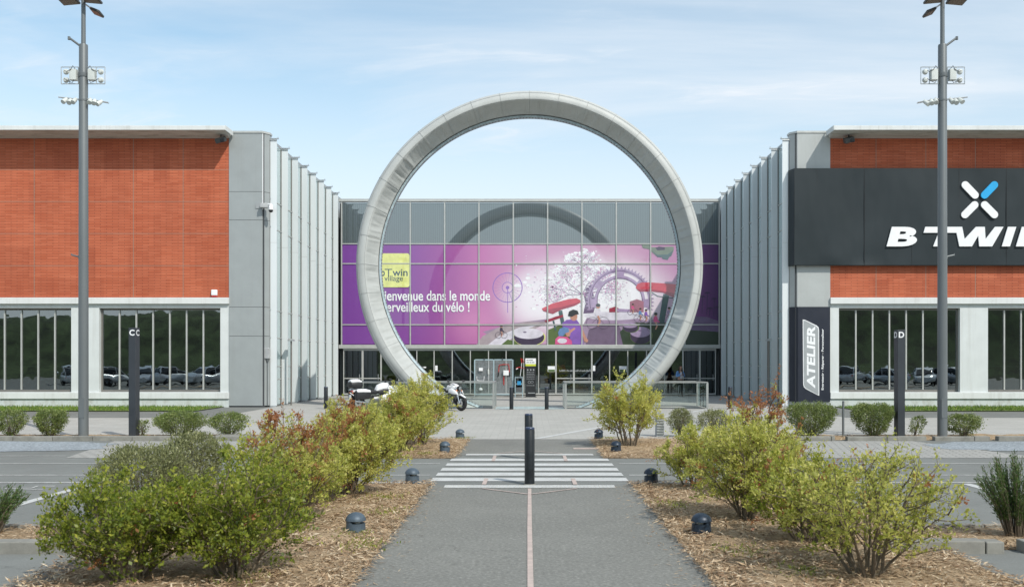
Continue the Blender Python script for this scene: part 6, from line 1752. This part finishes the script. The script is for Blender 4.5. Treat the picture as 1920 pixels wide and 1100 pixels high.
def sh(label, px, D_, h, rxp, seed, **kw):
    return grow_shrub('shrub', label, 'shrub', gx(px, D_), D_, h, rxp*D_/F, kw.pop('ry', min(1.0, rxp*D_/F)), seed, group=GL, **kw)
# left of the path, near to far
sh('leafy dark green shrub at the bottom left, beside the end of the near kerb', 240, 8.9, .90, 175, 101, leaf='leaf_deep', stems=16, br=8, tw=6, per=12, L=.042, red=.01, dark=.30)
sh('wide leafy shrub in the near left bed between the corner shrub and the path', 445, 9.1, 1.06, 165, 102, leaf='leaf_deep', stems=16, br=8, tw=6, per=13, L=.042, red=.02, dark=.36)
sh('shrub with several red leaf sprays behind the wide near left shrub', 545, 12.2, 1.28, 108, 103, stems=13, br=8, tw=6, per=13, red=.07, redtop=.6, dark=.62)
sh('bright yellow-green shrub at the left edge of the path before the crosswalk', 655, 14.6, 1.26, 104, 104, stems=17, br=8, tw=6, per=17, red=.05, redtop=.25, dark=.70)
sh('low bright shrub filling the gap between the red-tipped and the bright shrub', 590, 13.6, .95, 80, 105, stems=10, br=7, tw=6, per=16, red=.03, dark=.62)
sh('bright shrub with reddish twigs in the far left bed next to the motorcycles', 752, 21.8, 1.22, 62, 106, stems=13, br=8, tw=6, per=16, L=.05, Wd=.028, red=.09, dark=.66)
sh('tallest shrub in the far left bed, its tips over the front motorcycle', 790, 23.4, 1.58, 56, 107, stems=11, br=8, tw=6, per=16, L=.05, Wd=.028, red=.04, dark=.70)
sh('dense shrub at the road end of the far left bed', 688, 20.9, .92, 62, 108, stems=11, br=7, tw=6, per=15, L=.05, Wd=.028, red=.03, dark=.58)
# right of the path
sh('slim bush with bare stems in front of the right foot of the ring', 1180, 23.3, 1.52, 84, 111, stems=12, br=9, tw=6, per=17, L=.05, Wd=.028, red=.01, base=.35, low=.22, dark=.72)
sh('shrub on the right at the near corner of the crosswalk', 1300, 15.6, 1.02, 62, 112, stems=9, br=8, tw=6, per=14, red=.03, dark=.64)
sh('full shrub in the right bed behind the nearest dark path light', 1400, 12.4, 1.20, 118, 113, stems=16, br=8, tw=6, per=13, red=.04, redtop=.15, dark=.64)
sh('tall shrub with copper-red top sprays in the right bed', 1425, 14.4, 1.62, 72, 114, stems=9, br=8, tw=5, per=15, red=.05, redtop=.9, dark=.62)
sh('open shrub with visible grey stems at the bottom right of the near bed', 1625, 9.2, 1.10, 200, 115, stems=15, br=8, tw=6, per=9, L=.042, red=.03, low=.22, dark=.58, base=.24)
sh('thin twiggy shrub between the full shrub and the open shrub on the right', 1515, 10.8, .98, 110, 116, leaf='leaf_deep', stems=13, br=7, tw=5, per=14, red=.10, dark=.6)
# grey-green heath bushes
def heath(label, px, D_, rp, h, seed, n=4200):
    r = rp*D_/F
    grow_bush('heath_bush', label, gx(px, D_), D_, r, r*.9, h, seed, n=n, L=.036, Wd=.014, leaf='leaf_heath', group='grey-green heath bushes', vbase=.45, stems=30, ragged=.30)
heath('grey-green twiggy bush behind the corner shrub on the left', 270, 12.6, 95, .88, 121, 6500)
heath('grey-green rounded bush left of the red-tipped shrub', 365, 14.2, 62, .92, 122, 5000)
heath('grey-green low bush below the touring motorcycle', 715, 24.4, 55, .98, 123, 4200)
heath('small grey-green bush right of the louvred cabinet', 1276, 26.3, 25, .68, 124, 2400)
heath('grey-green bush behind the copper-topped shrub', 1340, 25.6, 32, .70, 125, 2600)
# clipped bushes along the far kerb
def clip(label, px, rp, top, seed, **kw):
    D_ = 25.95; r = rp*D_/F
    grow_bush('clipped_bush', label, gx(px, D_), D_, r, r*kw.pop('k', .85), gz(top, D_)-.05, seed, **kw)
clip('small loose bush at the left edge of the photo beside a rounder one', 20, 31, 769, 131, n=2400, ragged=.2)
clip('dense rounded bush between the edge bush and the left lamp post', 94, 31, 769, 132, n=3800, flat=.5)
clip('broad loose bush right of the C totem', 337, 52, 772, 133, n=5200, ragged=.18)
clip('feathery bright bush right of the broad loose one on the left', 428, 38, 773, 134, n=2800, ragged=.3)
clip('wispy sprig beside the foot of the C totem', 268, 12, 786, 135, n=260, ragged=.5, stems=6)
clip('large clipped bush with a flat top in front of the workshop board', 1522, 46, 755, 136, n=6500, flat=1.0, vbase=.30, ragged=.05)
clip('clipped flat-topped bush next to the D totem', 1638, 41, 757, 137, n=5600, flat=1.0, vbase=.28, ragged=.05)
clip('thin leaning sprig between the D totem and the lamp post', 1715, 16, 780, 138, n=520, ragged=.35, stems=7, lean=.25)
clip('low spreading bush right of the lamp post with the D totem', 1806, 36, 776, 139, n=2600, ragged=.28)
grow_broom('dark green broom shrub cut by the left edge of the photo', gx(-22, 11.3), 11.3, .42, .66, 141, 60)
grow_broom('dark green broom shrub cut by the right edge of the photo', gx(1905, 11.2), 11.2, .42, .92, 142, 95, -.05)
